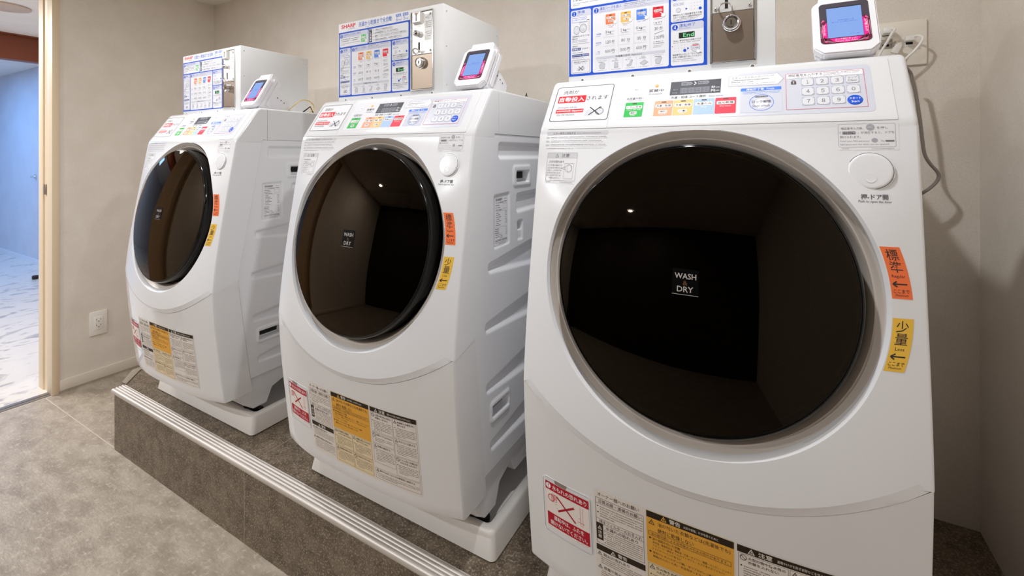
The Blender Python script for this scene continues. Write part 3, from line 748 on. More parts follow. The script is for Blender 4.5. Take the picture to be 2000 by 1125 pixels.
D_spec = Decal()    # rating label on the side: x = depth in mm, y = height in mm
D_spec.R(934, -222, 997, -103, '#E9E9EC', 0)
D_spec.T('SHARP', 954, -110, 30, 6.4, '#4A464C', b=.02).T('ドラム式洗濯乾燥機', 957, -117.6, 36, 4.4, '#6A666C').G(980, 992, -109, 2.6, '#8C8890').G(978, 993, -116, 3.4, '#5A565C')
D_spec.G(938, 960, -124, 3.4, '#77737A').G(938, 960, -129.6, 3, '#77737A').G(940, 966, -135.4, 3, '#5A565C').O(975, -134, 993, -121, .5, '#8C8890')
D_spec.R(937, -138.6, 995, -138.1, '#8C8890')
for q in range(7): D_spec.G(941, 953 + (q * 7) % 17, -142.6 - q * 5, 2.8, '#57535A').G(984, 993, -141.6 - q * 4.6, 2.4, '#77737A')
D_spec.R(937, -178, 995, -177.5, '#8C8890')
for q in range(5): D_spec.G(937, 956, -181.6 - q * 4.8, 3, '#4E4A50').G(986, 993, -180.4 - q * 4.4, 2.4, '#77737A')
for q in range(3): D_spec.G(958, 972, -196 - q * 3.8, 2.6, '#77737A')
D_spec.O(938, -215, 993, -207.5, .6, '#57535A').G(939.5, 968, -210.4, 3.4, '#57535A').G(970, 991, -210.4, 4, '#57535A').G(952, 988, -218.4, 2.4, '#77737A')

D_badge = Decal()
D_badge.R(-22, -18, 17, 21, '@badge', 0).T('WASH', -2.5, 10, 32, 8.6, '#B4ADA8', 1, b=.01).T('&', -2.5, -.5, 7, 7, '#6A4A34', 1).T('DRY', -2.5, -10, 24, 8.6, '#B4ADA8', 1, b=.01).R(-22, -18.6, 17, -18, '#B4ADA8', 1)

D_rd = Decal()      # reader face: x right, y up, from the screen's centre
D_rd.R(-35, -46, 35, 46, '@reader_dark', 0, r=7)
D_rd.P([(-34.4, -4), (-26.5, 8), (-26.5, -39), (-29, -45), (-34.4, -38)], '#6E1236', 1).P([(34.4, 2), (26.5, 14), (26.5, -39), (29, -45), (34.4, -38)], '#6E1236', 1).R(-29, -45.4, 29, -35, '#6E1236', 1)
D_rd.P([(-25, 2), (-25, -34), (-30.5, -30), (-32.6, -18), (-30, -5)], '@magenta', 2)
D_rd.P([(25, 8), (25, -34), (30.5, -30), (32.6, -15), (30, -1)], '@magenta', 2)
D_rd.P([(-22, -35), (22, -35), (16, -42.6), (0, -45), (-16, -42.6)], '@magenta', 2)
for sx in (-1, 1): D_rd.P([(sx * 33.5, 2), (sx * 27.5, 6), (sx * 30, 9)], '#FF5AA0', 3).P([(sx * 30, -42), (sx * 25, -39.5), (sx * 25.6, -43.4)], '#FF5AA0', 3)
for k in (0, 1): D_rd.LN(-33.4 + k * 2.4, -6 + k * 3, -34 + k * 2.6, -33, .7, '#C9A4B8', 3).LN(33.4 - k * 2.4, -2 + k * 3, 34 - k * 2.6, -33, .7, '#C9A4B8', 3).LN(-30, -38 - k * 2, -14, -44.6, .7, '#C9A4B8', 3).LN(30, -38 - k * 2, 14, -44.6, .7, '#C9A4B8', 3)
D_rd.T('コッチ側にタッチ!', 0, -37.6, 30, 3.8, WH, 4).T('Touch this side!', 0, -41.8, 30, 2.8, WH, 4)
D_rd.T('Touch this side!', -28.4, -15, 24, 3, WH, 4, rot=-90).T('コッチ側にタッチ!', 28.6, -12, 28, 4, WH, 4, b=.01, rot=-90)
D_rd.R(-24.6, -34, 24.6, 35.4, '#17141C', 5).R(-24.4, -34, 24.4, 33.4, '@screen', 6)
D_rd.T('※残高を確認した際', 2, 4.4, 22, 2.6, '#3A5FC8', 7).T('電子マネーがご利用いただけます', 0, .4, 36, 2.6, '#3A5FC8', 7).G(6, 19, -28, 1.4, '#3A5FC8', 7)

D_tick = Decal()    # slip of instructions on the coin plate
D_tick.R(61, 308, 86, 377.5, '#F0EFEE', 0).RG(76, 369, 5.6, .5, '#A5A3AB').C(76, 369, 5, '#D9D9DF').P([(64, 368), (67.4, 370), (67.4, 366)], '#6A5F60').P([(64, 328), (67.4, 330), (67.4, 326)], '#6A5F60')
for q in range(4): D_tick.G(65, 84, 357 - q * 5, 2.6, '#8A868C')
for q in range(3): D_tick.G(69, 84, 330 - q * 6, 2.4, '#A29EA4')
make_glyphs()

# ------------------------------------------------------------------ washer surfaces (x from centre, Y = depth, z from eye level)
up_c = np.polyfit([.05, .008, -.024, -.100, -.180, -.277, -.343, -.425, -.53], [.842, .834, .829, .816, .802, .786, .777, .769, .765], 4)
lo_c = np.polyfit([-.40, -.43, -.5, -.577, -.62, -.66, -.709, -.755, -.788], [.768, .768, .772, .778, .783, .787, .794, .799, .803], 3)
HW = .2985; RX = .2940; RC = .0045
def sm(t):
    t = max(0.0, min(1.0, t)); return t * t * (3 - 2 * t)
def f_up(x, z):
    return float(np.polyval(up_c, z)) - .030 * sm((.05 - z) / .17) * (1 - min(1.0, abs(x) / RX) ** 3)
def f_lo(x, z):
    return float(np.polyval(lo_c, z)) - .029 * (1 - min(1.0, abs(x) / RX) ** 3)
def seam(x):
    return -.529 + 1.13 * x * x
def sideY(z):
    return float(np.interp(z, [-.80, -.746, -.541, -.424, -.398, .049], [.896, .887, .862, .848, .848, .929]))
TL = lambda p: (p[0], p[1] - 1.15, p[2] + CAMZ - PLAT)   # to the machine's own frame
TB = lambda p: (p[0] - .0010, p[1] - 1.15, p[2] + CAMZ - PLAT)   # the shell sits a little left of the door's centre line

# door plane
D0 = Vector((0, .7905, -.208)); TA = math.atan(.186)
DV = Vector((0, math.sin(TA), math.cos(TA))); DN = Vector((0, -math.cos(TA), math.sin(TA)))
def dpt(u, v, h): return D0 + Vector((1, 0, 0)) * u + DV * v + DN * h

# console profile
CP0 = Vector((.842, .050)); CDIR = Vector((.5655, .8247)); CN = Vector((-.8247, .5655)); FD = Vector((-.20, -.98)).normalized()
CT = .009
def cprof(s, h=0.0):
    if s >= CT: p = CP0 + CDIR * s; n = CN
    else:
        k = max(0.0, (s + CT) / (2 * CT)); A = CP0 + FD * CT; B = CP0 + CDIR * CT
        p = A * (1 - k) ** 2 + CP0 * 2 * k * (1 - k) + B * k * k
        n = (Vector((-.98, .20)) * (1 - k) + CN * k).normalized()
    return p + n * h
def con_fn(h0):
    def fn(x, y, h):
        p = cprof(y / 1000, h0 + h / 1000); return TL((x / 1000, p.x, p.y))
    return fn

def build_washer():
    root = empty('washing_machine', (0, 0, 0))
    # --- upper front shell with the round opening
    m = M()
    zt = .050 - CT * .98; r0 = .2535
    zs = [zt + (-.4325 - zt) * i / 26 for i in range(27)]
    outer = [(RX, z) for z in zs[::-1]]
    outer += [(RX - 2 * RX * i / 30, zt) for i in range(1, 30)]
    outer += [(-RX, z) for z in zs]
    zb = lambda x: seam(x) + .0155 if abs(x) < RX - 1e-6 else -.4325
    outer += [(-RX + 2 * RX * i / 44, seam(-RX + 2 * RX * i / 44) + .0155 * min(1, (RX - abs(-RX + 2 * RX * i / 44)) / .008)) for i in range(1, 44)]
    rows = []
    N = 9
    cs = math.cos(TA)
    def ang(x, z): return math.atan2((z + .208) / cs, x)
    for k in range(N + 1):
        t = k / N; row = []
        for x, z in outer:
            a = ang(x, z); ix, iz = (r0 + .003) * math.cos(a), -.208 + (r0 + .003) * math.sin(a) * cs
            X, Z = ix + (x - ix) * t, iz + (z - iz) * t
            row.append((X, f_up(X, Z), Z))
        rows.append(row)
    pre = []
    for dr, dh in ((-.006, .012), (-.0045, .005), (-.001, .0012)):
        row = []
        for x, z in outer:
            a = ang(x, z); r = r0 + .003 + dr; X, Z = r * math.cos(a), -.208 + r * math.sin(a) * cs
            row.append((X, f_up(X, Z) + dh, Z))
        pre.append(row)
    m.grid(pre + rows, closed=True)
    # rounded corners and sides
    for sx in (1, -1):
        R = []
        for i, z in enumerate(zs):
            row = []
            y0 = f_up(RX, z)
            for q in range(6):
                a = math.pi / 2 * q / 5; row.append((sx * (RX + RC * math.sin(a)), y0 + RC * 1.6 * (1 - math.cos(a)), z))
            zbk = z + .0225 * (i / 26)
            ye = sideY(zbk)
            for q in range(1, 4): row.append((sx * HW, y0 + RC * 1.6 + (ye - y0 - RC * 1.6) * q / 3, z + (zbk - z) * q / 3))
            row.append((sx * (HW - .004), ye, zbk))
            R.append(row)
        m.grid(R, flip=(sx > 0))
    # lower lip
    lip = []
    for dz, k in ((0, 0), (.5, .55), (1, 1), (1.02, 1.5)):
        row = []
        for i in range(0, 45):
            x = -RX + 2 * RX * i / 44; zt_ = seam(x) + .0155 * min(1, (RX - abs(x)) / .008); zb_ = seam(x)
            if i in (0, 44): zt_ = -.4325
            z = zt_ + (zb_ - zt_) * min(dz, 1); ya = f_up(x, zt_); yb = max(f_lo(x, zb_) - .001, ya)
            row.append((x, ya + (yb - ya) * k, z - .0005 * (dz > 1)))
        lip.append(row)
    m.grid(lip, flip=True)
    m.build('front_panel', MT['white'], root, tf=lambda p: TL((p[0] - .0010 * min(1.0, max(0.0, (math.hypot(p[0], p[2] + .208) - .262) / .028)), p[1], p[2])), ang=30, recalc=False)
    # --- lower front panel
    m = M(); rows = []
    xs = [-RX + 2 * RX * i / 36 for i in range(37)]
    NR = 18
    for k in range(NR + 3):
        row = []
        for sx, seq in ((-1, 'L'), (0, 'C'), (1, 'R')):
            if seq == 'C':
                for x in xs:
                    zt_ = seam(x) - .001
                    if k <= NR: z = zt_ + (-.784 - zt_) * k / NR; y = f_lo(x, z)
                    else: z = -.784 - (.006, .0075)[k - NR - 1]; y = f_lo(x, -.784) + (.003, .05)[k - NR - 1]
                    row.append((x, y, z))
            else:
                seg = []
                x = RX; zt_ = seam(RX) - .001
                if k <= NR: z = zt_ + (-.784 - zt_) * k / NR; y = f_lo(x, z)
                else: z = -.784 - (.006, .0075)[k - NR - 1]; y = f_lo(x, -.784) + (.003, .05)[k - NR - 1]
                for q in range(1, 6):
                    a = math.pi / 2 * q / 5; seg.append((sx * (RX + (RC - .0006) * math.sin(a)), y + RC * 1.6 * (1 - math.cos(a)), z))
                zbk = z + (.0225 * (1 - min(k, NR) / NR)) + (.004 if k > NR else 0)
                ye = max(sideY(zbk), y + .02)
                for q in range(1, 4): seg.append((sx * (HW - .0006), y + RC * 1.6 + (ye - y - RC * 1.6) * q / 3, z + (zbk - z) * q / 3))
                seg.append((sx * (HW - .005), ye, zbk))
                row += seg[::-1] if sx < 0 else seg
        rows.append(row)
    m.grid(rows, flip=True)
    m.build('lower_panel', MT['lower'], root, tf=TB, ang=40)
    # --- console and top
    m = M()
    prof = [tuple(cprof(s)) for s in (-CT, -CT * .6, -CT * .2, CT * .2, CT * .6, CT)] + [(.9085, .147), (.9112, .1503), (.9150, .1535), (.9195, .1565), (.9245, .158), (.9462, .158), (.9462, .0500), (.9290, .0500), (.9278, .0415)]
    zc = prof[0][1]
    m.prism(prof, -HW, HW, 0, .0075, keep=lambda a, b: not ((a.z < .0506 and b.z < .0506 and max(a.y, b.y) > .9) or (a.y > .946 and b.y > .946)))
    m.build('console', MT['white_top'], root, tf=TB, ang=40)
    m = M()
    m.prism([(.9474, .0500), (.9474, .158), (1.494, .158), (1.499, .153), (1.499, .0500)], -HW, HW, 0, .0075, keep=lambda a, b: a.z > .15 and b.z > .15)
    m.build('top_cover', MT['white_top'], root, tf=TB, ang=40)
    # detergent flap and control panel plates
    def plate(name, x0, x1, s0, s1, mt, h=.0009):
        m = M(); ss = [s0, s0 + .003, s0 + .006, s0 + .01] + [s0 + .01 + (s1 - s0 - .01) * k / 5 for k in range(1, 6)]
        rows = [[(x, *cprof(s, h)) for x in (x0, x1)] for s in ss]
        m.grid(rows)
        m.grid([[(x0, *cprof(s, h)) for s in ss], [(x0, *cprof(s, -.0005)) for s in ss]])
        m.grid([[(x1, *cprof(s, -.0005)) for s in ss], [(x1, *cprof(s, h)) for s in ss]])
        for s in (s0, s1): m.grid([[(x0, *cprof(s, -.0005)), (x1, *cprof(s, -.0005))], [(x0, *cprof(s, h)), (x1, *cprof(s, h))]], flip=(s == s1))
        return m.build(name, mt, root, tf=TL, ang=40, recalc=True)
    flap = plate('detergent_flap', -.2800, -.1582, .001, .1225, MT['white_top'])
    D_det.build('detergent_notice', con_fn(.0009), flap, seg=500, label='detergent notice with a grey frame and red boxes')
    cp = plate('control_panel', -.1570, .2740, .001, .1225, MT['white_top'])
    D_con.build('panel_print', con_fn(.0009), cp, seg=500)
    def con_box(m, cx, cy, hx, hy, h0, h1, bev=.001, rnd=None):
        def tf(co):
            p = cprof(co.y, .0009 + co.z); return Vector(TL((co.x, p.x, p.y)))
        bm = bmesh.new()
        if rnd:
            n = 32; bot = [bm.verts.new((cx + hx * math.cos(2 * math.pi * k / n), cy + hy * math.sin(2 * math.pi * k / n), h0)) for k in range(n)]
            t1 = [bm.verts.new((cx + hx * math.cos(2 * math.pi * k / n), cy + hy * math.sin(2 * math.pi * k / n), h1 - bev)) for k in range(n)]
            t2 = [bm.verts.new((cx + (hx - bev) * math.cos(2 * math.pi * k / n), cy + (hy - bev) * math.sin(2 * math.pi * k / n), h1)) for k in range(n)]
            for k in range(n):
                j = (k + 1) % n; bm.faces.new((bot[k], bot[j], t1[j], t1[k])); bm.faces.new((t1[k], t1[j], t2[j], t2[k]))
            bm.faces.new(t2)
        else:
            bmesh.ops.create_cube(bm, size=1)
            for v in bm.verts: v.co = Vector((cx + v.co.x * 2 * hx, cy + v.co.y * 2 * hy, (h0 + h1) / 2 + v.co.z * (h1 - h0)))
            ve = [e for e in bm.edges if abs(e.verts[0].co.z - e.verts[1].co.z) > 1e-6]
            bmesh.ops.bevel(bm, geom=ve, offset=.0020, segments=4, affect='EDGES')
            te = [e for e in bm.edges if e.verts[0].co.z > h1 - 1e-6 and e.verts[1].co.z > h1 - 1e-6]
            bmesh.ops.bevel(bm, geom=te, offset=.0003, segments=1, affect='EDGES')
        m.frombm(bm, 0, tf)
    for kx, ky, t in KEYS:
        m = M()
        con_box(m, kx / 1000, ky / 1000, .0081, .0079, .0001, .0009)
        cols = [MT['key'], ink('#6A6672')]
        f = con_fn(.0009)
        for q, line in enumerate(t.split('\n')):
            vs, fs, asp = GLYPH[(line, 0.0)]
            two = '\n' in t; h = 4.0 if two else 7.4; wd = 12 if two else (4.6 if line != '１' else 2.8); yy = ky + (2.8 - q * 5.4 if two else 0)
            m.add([f(kx + (u - .5) * wd, yy + (v - .5) * h, 1.05) for u, v in vs], fs, 1)
        rim = M()
        m.add(*ring_pts(f, kx, ky, 8.7, 8.5, .9, .42, 2.4), 2)
        m.build('key', cols + [ink('#A9ABBC')], cp, ang=30, label='pale square key marked %s' % (chr(ord(t) - 0xFEE0) if len(t) == 1 and t not in '0123456789' else t if t.isdigit() else 'Clear'))
    m = M(); con_box(m, .2269, .0403, .0098, .0100, .0003, .0013, rnd=True)
    f = con_fn(.0009)
    for line, yy, wd, h in (('スタート', 42.8, 14.4, 4.4), ('Start', 36.6, 10, 3.8)):
        vs, fs, asp = GLYPH[(line, .01)]
        m.add([f(226.9 + (u - .5) * wd, yy + (v - .5) * h, 1.45) for u, v in vs], fs, 1)
    m.build('start_button', [mat('blue_button', '#1A57D6', 0.3), ink(WH)], cp, label='round blue start button')
    m = M(); m.lathe([(.0035, .0), (.0035, .0012), (.002, .0024), (0.0001, .0026)], (0, 0, 0), (0, 0, 1), (0, 1, 0), n=16)
    LX, LY = -.0755, .098
    m.build('indicator_lamp', MT['led'], cp, tf=lambda p: con_fn(.0009)(LX * 1000 + p[0] * 1000, LY * 1000 + p[1] * 1000, p[2] * 1000), label='small orange lit lamp')
    # --- side panels with pressed ribs
    def side_panel(sx, step):
        zs_ = np.arange(.0492, -.748, -step); m = M(); rows = []
        ys_front = [sideY(z) + .0012 for z in zs_]
        ncol = int(.42 / step); 
        P = []
        for z, yf in zip(zs_, ys_front):
            c = list(np.linspace(yf, 1.27, ncol)) + list(np.linspace(1.27, 1.499, 10))[1:]
            P.append([(y, z) for y in c])
        A = np.array(P)
        d = depth_map(A[..., 0], A[..., 1])
        for i in range(A.shape[0]):
            rows.append([(sx * (.2970 - d[i, j]), A[i, j, 0], A[i, j, 1]) for j in range(A.shape[1])])
        m.grid(rows, flip=(sx > 0))
        # turned-in front edge
        m.grid([[(sx * .2970, r[0][1], r[0][2]) for r in rows], [(sx * .2895, r[0][1], r[0][2]) for r in rows]], flip=(sx < 0))
        o = m.build('side_panel', MT['white'], root, tf=TB, ang=50)
        return o
    sp = side_panel(1, .0028)
    D_spec.build('rating_label', lambda x, y, h: TB((.2942 + h / 1000, x / 1000, y / 1000)), sp, seg=500, label='small printed rating label')
    m = M()
    for bb in ((.2790, 1.037, -.0640, .2810, 1.101, -.0450), (.2800, 1.0495, -.195, .2835, 1.0665, -.1805), (.2790, .921, -.619, .2810, .992, -.601)):  # black blocks standing in for shade in the upper part of each pocket
        m = M(); m.box(*bb); m.build('pocket_shade', MT['hole'], sp, tf=TB)
    side_panel(-1, .012)
    m = M(); m.box(-.2955, 1.4965, -.748, .2955, 1.4995, .0495)
    m.build('back_panel', MT['enamel'], root, tf=TB)
    # --- base frame with feet
    m = M()
    m.prism([(.845, -.7485), (.845, -.79), (.872, -.832), (.905, -.858), (.952, -.858), (.972, -.812), (1.03, -.792), (1.05, -.83), (1.12, -.83), (1.135, -.80), (1.36, -.80), (1.40, -.858), (1.46, -.858), (1.495, -.80), (1.495, -.7485)], -.288, .288, 0, .006, keep=lambda a, b: a.z < -.76 or b.z < -.76)
    m.build('base_frame', MT['white'], root, tf=TB, ang=40)
    for fx in (-.245, .245):
        for fy in (.925, 1.43):
            m = M(); m.lathe([(.032, 0), (.036, .004), (.036, .016), (.026, .02), (.026, .04)], (fx, fy, -.9015), (0, 0, 1), (0, 1, 0), n=24, cap0=True, cap1=True)
            m.build('foot', MT['dark'], root, tf=TB)
    # --- bezel, door, glass
    m = M(); m.lathe([(.2545, .0005), (.2525, -.002), (.2495, -.004), (.2455, -.0085), (.2425, -.0105), (.2405, -.0108), (.235, -.017), (.2315, -.024), (.2315, -.045), (.20, -.046)], D0, DN, DV, n=128)
    m.build('door_bezel', MT['bronze'], root, tf=lambda p: TL(p), ang=22)
    door = M(); door.lathe([(.2275, -.042), (.2285, -.006), (.2285, .006), (.2270, .0125), (.2255, .0152), (.2238, .0160), (.2228, .0156), (.2218, .0166)], D0, DN, DV, n=128)
    dr = door.build('door', MT['black_rim'], root, tf=lambda p: TL(p), ang=50)
    g = M(); pr = []
    for k in range(0, 25):
        r = .2215 * (1 - k / 24); pr.append((max(r, 1e-4), .0166 + .0231 * (1 - (r / .2215) ** 2.2)))
    g.lathe(pr, D0, DN, DV, n=96)
    g.build('door_glass', MT['glass'], dr, tf=lambda p: TL(p), ang=60, label='domed smoked glass')
    g = M(); g.lathe([(.2140, .012), (.206, .004), (.190, -.012), (.176, -.020), (.168, -.030), (.168, -.055)], D0, DN, DV, n=72)
    g.build('door_seal', MT['dark'], dr, tf=lambda p: TL(p))
    def badge_fn(x, y, h):
        r = math.hypot(x, y) / 1000
        return TL(dpt(x / 1000, y / 1000 + .0, .0166 + .0231 * (1 - (r / .2215) ** 2.2) + .0004 + h / 1000))
    D_badge.build('badge', badge_fn, dr, seg=6, label='small black plate lettered WASH & DRY')
    m = M(); m.lathe([(.166, -.055), (.215, -.075), (.218, -.30), (.06, -.33), (.0001, -.33)], D0, DN, DV, n=64)
    for k in range(3):
        a = 2 * math.pi * k / 3 + .4
        u, v = math.cos(a), math.sin(a)
        m.tube([dpt(.19 * u, .19 * v, -.08), dpt(.185 * u, .185 * v, -.2), dpt(.19 * u, .19 * v, -.3)], .022, n=8)
    m.build('drum', MT['drum'], root, tf=lambda p: TL(p))
    # --- door button
    m = M()
    bx, bz = .239, -.024
    by = f_up(bx, bz); n_ = Vector((0, -.972, .235)); u_ = Vector((0, .235, .972))
    pr = [(.0285, -.0005), (.0282, .0004), (.0272, .0004), (.0268, -.002)]
    m.lathe(pr, (bx, by, bz), n_, u_, n=48)
    pr = [(.0263, -.002), (.0263, .0010), (.0257, .0018), (.0240, .0022)] + [(.0240 * (1 - k / 8) + 1e-4, .0022 + .0004 * math.sin(math.pi / 2 * k / 8)) for k in range(1, 9)]
    m.lathe(pr, (bx, by, bz), n_, u_, n=48)
    m.lathe([(.0072, .0016), (.0066, .0017), (.0050, .0014), (.0001, .0010)], Vector((bx, by, bz)) - u_ * .0105 + n_ * .0011, n_, u_, n=24)
    m.lathe([(.0273, .0006), (.0264, .0006)], (bx, by, bz), n_, u_, n=48, mi=1)  # flat grey ring: shadow line of the button's gap, put in as colour
    m.build('door_button', [MT['white'], ink('#8A8482')], root, tf=TL, ang=40)
    fu = lambda x, y, h: TL((x / 1000, f_up(x / 1000, y / 1000) - h / 1000, y / 1000))
    fl = lambda x, y, h: TL((x / 1000, f_lo(x / 1000, y / 1000) - h / 1000, y / 1000))
    D_err.build('error_code_sticker', fu, root, seg=12, label='pale sticker listing error codes')
    D_cau.build('caution_sticker', fu, root, seg=12, label='pale grey caution sticker with a small drawing')
    D_pin.build('door_release_sticker', lambda x, y, h: fu(x, 6.5 + (y + 1.5) * .8333, h), root, seg=12, label='pale sticker about entering the PIN')
    D_push.build('button_caption', fu, root, seg=12)
    def arc(x, y, h):
        z = y / 1000; X = math.sqrt(.2578 ** 2 - (z + .208) ** 2) + x / 1000
        return TL((X, f_up(X, z) - h / 1000, z))
    D_or.build('orange_sticker', arc, root, seg=5, label='orange sticker marking the regular fill line')
    D_ye.build('yellow_sticker', arc, root, seg=5, label='yellow sticker marking the small-load fill line')
    # --- filter lid
    m = M(); X0, X1, Z0, Z1 = -.259, -.157, -.709, -.597; r = .010
    def rr(ins):
        out = []
        for cx, cz, a0 in ((X1 - r, Z1 - r, 0), (X0 + r, Z1 - r, 90), (X0 + r, Z0 + r, 180), (X1 - r, Z0 + r, 270)):
            for q in range(6):
                a = math.radians(a0 + 18 * q); rad = r - ins
                out.append((cx + rad * math.cos(a), cz + rad * math.sin(a)))
        res = []
        for i in range(len(out)):
            p, q2 = out[i], out[(i + 1) % len(out)]
            for j in range(3 if i % 6 == 5 else 1):
                nn = 3 if i % 6 == 5 else 1; res.append((p[0] + (q2[0] - p[0]) * j / nn, p[1] + (q2[1] - p[1]) * j / nn))
        return res
    R = [[(x, f_lo(x, z) - h, z) for x, z in rr(i)] for i, h in ((-.0004, -.0002), (0, .0006), (.0010, .0010))]
    m.grid(R, closed=True)
    nx, nz = 8, 8
    xs2 = [X0 + r * .3 + (X1 - X0 - .6 * r) * i / nx for i in range(nx + 1)]; zs2 = [Z0 + r * .3 + (Z1 - Z0 - .6 * r) * i / nz for i in range(nz + 1)]
    m.grid([[(x, f_lo(x, z) - .0010, z) for x in xs2] for z in zs2])
    lid = m.build('filter_lid', MT['lower'], root, tf=TL)
    D_lid.build('leak_warning_sticker', lambda x, y, h: TL((x / 1000, f_lo(x / 1000, y / 1000) - .0012 - h / 1000, y / 1000)), lid, seg=10, label='red and white leak warning sticker')
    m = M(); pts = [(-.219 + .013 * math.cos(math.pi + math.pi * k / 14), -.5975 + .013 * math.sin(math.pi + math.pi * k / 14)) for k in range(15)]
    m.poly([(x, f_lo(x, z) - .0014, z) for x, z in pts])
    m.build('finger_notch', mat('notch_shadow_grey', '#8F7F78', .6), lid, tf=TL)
    D_warn.build('warning_stickers', fl, root, seg=10, label='black, yellow and white block of printed warnings')
    return root

def ring_pts(f, cx, cy, hx, hy, wd, h, r):
    def rr(ins):
        out = []; X0, X1, Y0, Y1 = cx - hx + ins, cx + hx - ins, cy - hy + ins, cy + hy - ins; q_ = max(r - ins, .1)
        for a_, b_, a0 in ((X1 - q_, Y1 - q_, 0), (X0 + q_, Y1 - q_, 90), (X0 + q_, Y0 + q_, 180), (X1 - q_, Y0 + q_, 270)):
            for q in range(5):
                a = math.radians(a0 + 22.5 * q); out.append((a_ + q_ * math.cos(a), b_ + q_ * math.sin(a)))
        return out
    a, b = rr(0), rr(wd); n = len(a)
    return [f(x, y, h) for x, y in a + b], [(i, (i + 1) % n, n + (i + 1) % n, n + i) for i in range(n)]

def sd_poly(px_, py_, poly):
    """signed distance to a polygon, numpy arrays"""
    d = np.full(px_.shape, 1e9); s = np.ones(px_.shape); n = len(poly)
    for i in range(n):
        ax, ay = poly[i]; bx, by = poly[i - 1]
        ex, ey = bx - ax, by - ay; wx, wy = px_ - ax, py_ - ay
        t = np.clip((wx * ex + wy * ey) / (ex * ex + ey * ey), 0, 1)
        d = np.minimum(d, (wx - ex * t) ** 2 + (wy - ey * t) ** 2)
        c1 = py_ >= ay; c2 = py_ < by; c3 = ex * wy > ey * wx
        al = c1 & c2 & c3; no = (~c1) & (~c2) & (~c3)
        s = np.where(al | no, -s, s)
    return s * np.sqrt(d)

def depth_map(Y, Z):
    out = np.zeros(Y.shape)
    def dent(poly, dep, wdt, rnd=0.0):
        nonlocal out
        sd = sd_poly(Y, Z, poly) - rnd
        t = np.clip(-sd / wdt, 0, 1); t = t * t * (3 - 2 * t)
        out = np.where(np.abs(dep * t) > 0, out * (1 - t) + (out + dep) * t, out)
    E = 1.30
    dent([(.957, .020), (.957, -.002), (E, -.002), (E, .020)], .0075, .011, .011)
    dent([(1.030, -.040), (1.030, -.072), (1.108, -.072), (1.108, -.040)], -.003, .006, .014)
    dent([(1.034, -.0425), (1.034, -.0735), (1.104, -.0735), (1.104, -.0425)], .022, .005, .001)
    dent([(1.047, -.111), (1.047, -.143), (E, -.135), (E, -.103)], .0075, .011, .011)
    dent([(.932, -.103), (.932, -.222), (.998, -.219), (.998, -.100)], .0035, .005, .006)
    dent([(1.046, -.176), (1.046, -.222), (1.070, -.222), (1.070, -.176)], .004, .004, .003)
    dent([(1.048, -.178), (1.048, -.197), (1.068, -.197), (1.068, -.178)], .018, .004, .001)
    for z0, zr, y0 in ((-.269, (-.243, -.291), .911), (-.406, (-.383, -.424), .899), (-.549, (-.524, -.568), .903)):
        dent([(y0, z0 + .003), (y0, z0 - .003), (1.12, zr[1]), (E, zr[1] - .008), (E, zr[0] + .018), (1.12, zr[0])], .0085, .013, .011)
    dent([(.922, -.598), (.922, -.627), (.990, -.627), (.990, -.598)], -.0035, .006, .014)
    dent([(.918, -.598), (.918, -.628), (.995, -.628), (.995, -.598)], .022, .005, .001)
    dent([(.922, -.688), (.922, -.694), (1.08, -.700), (E, -.705), (E, -.66), (1.08, -.668)], .0085, .013, .011)
    return out

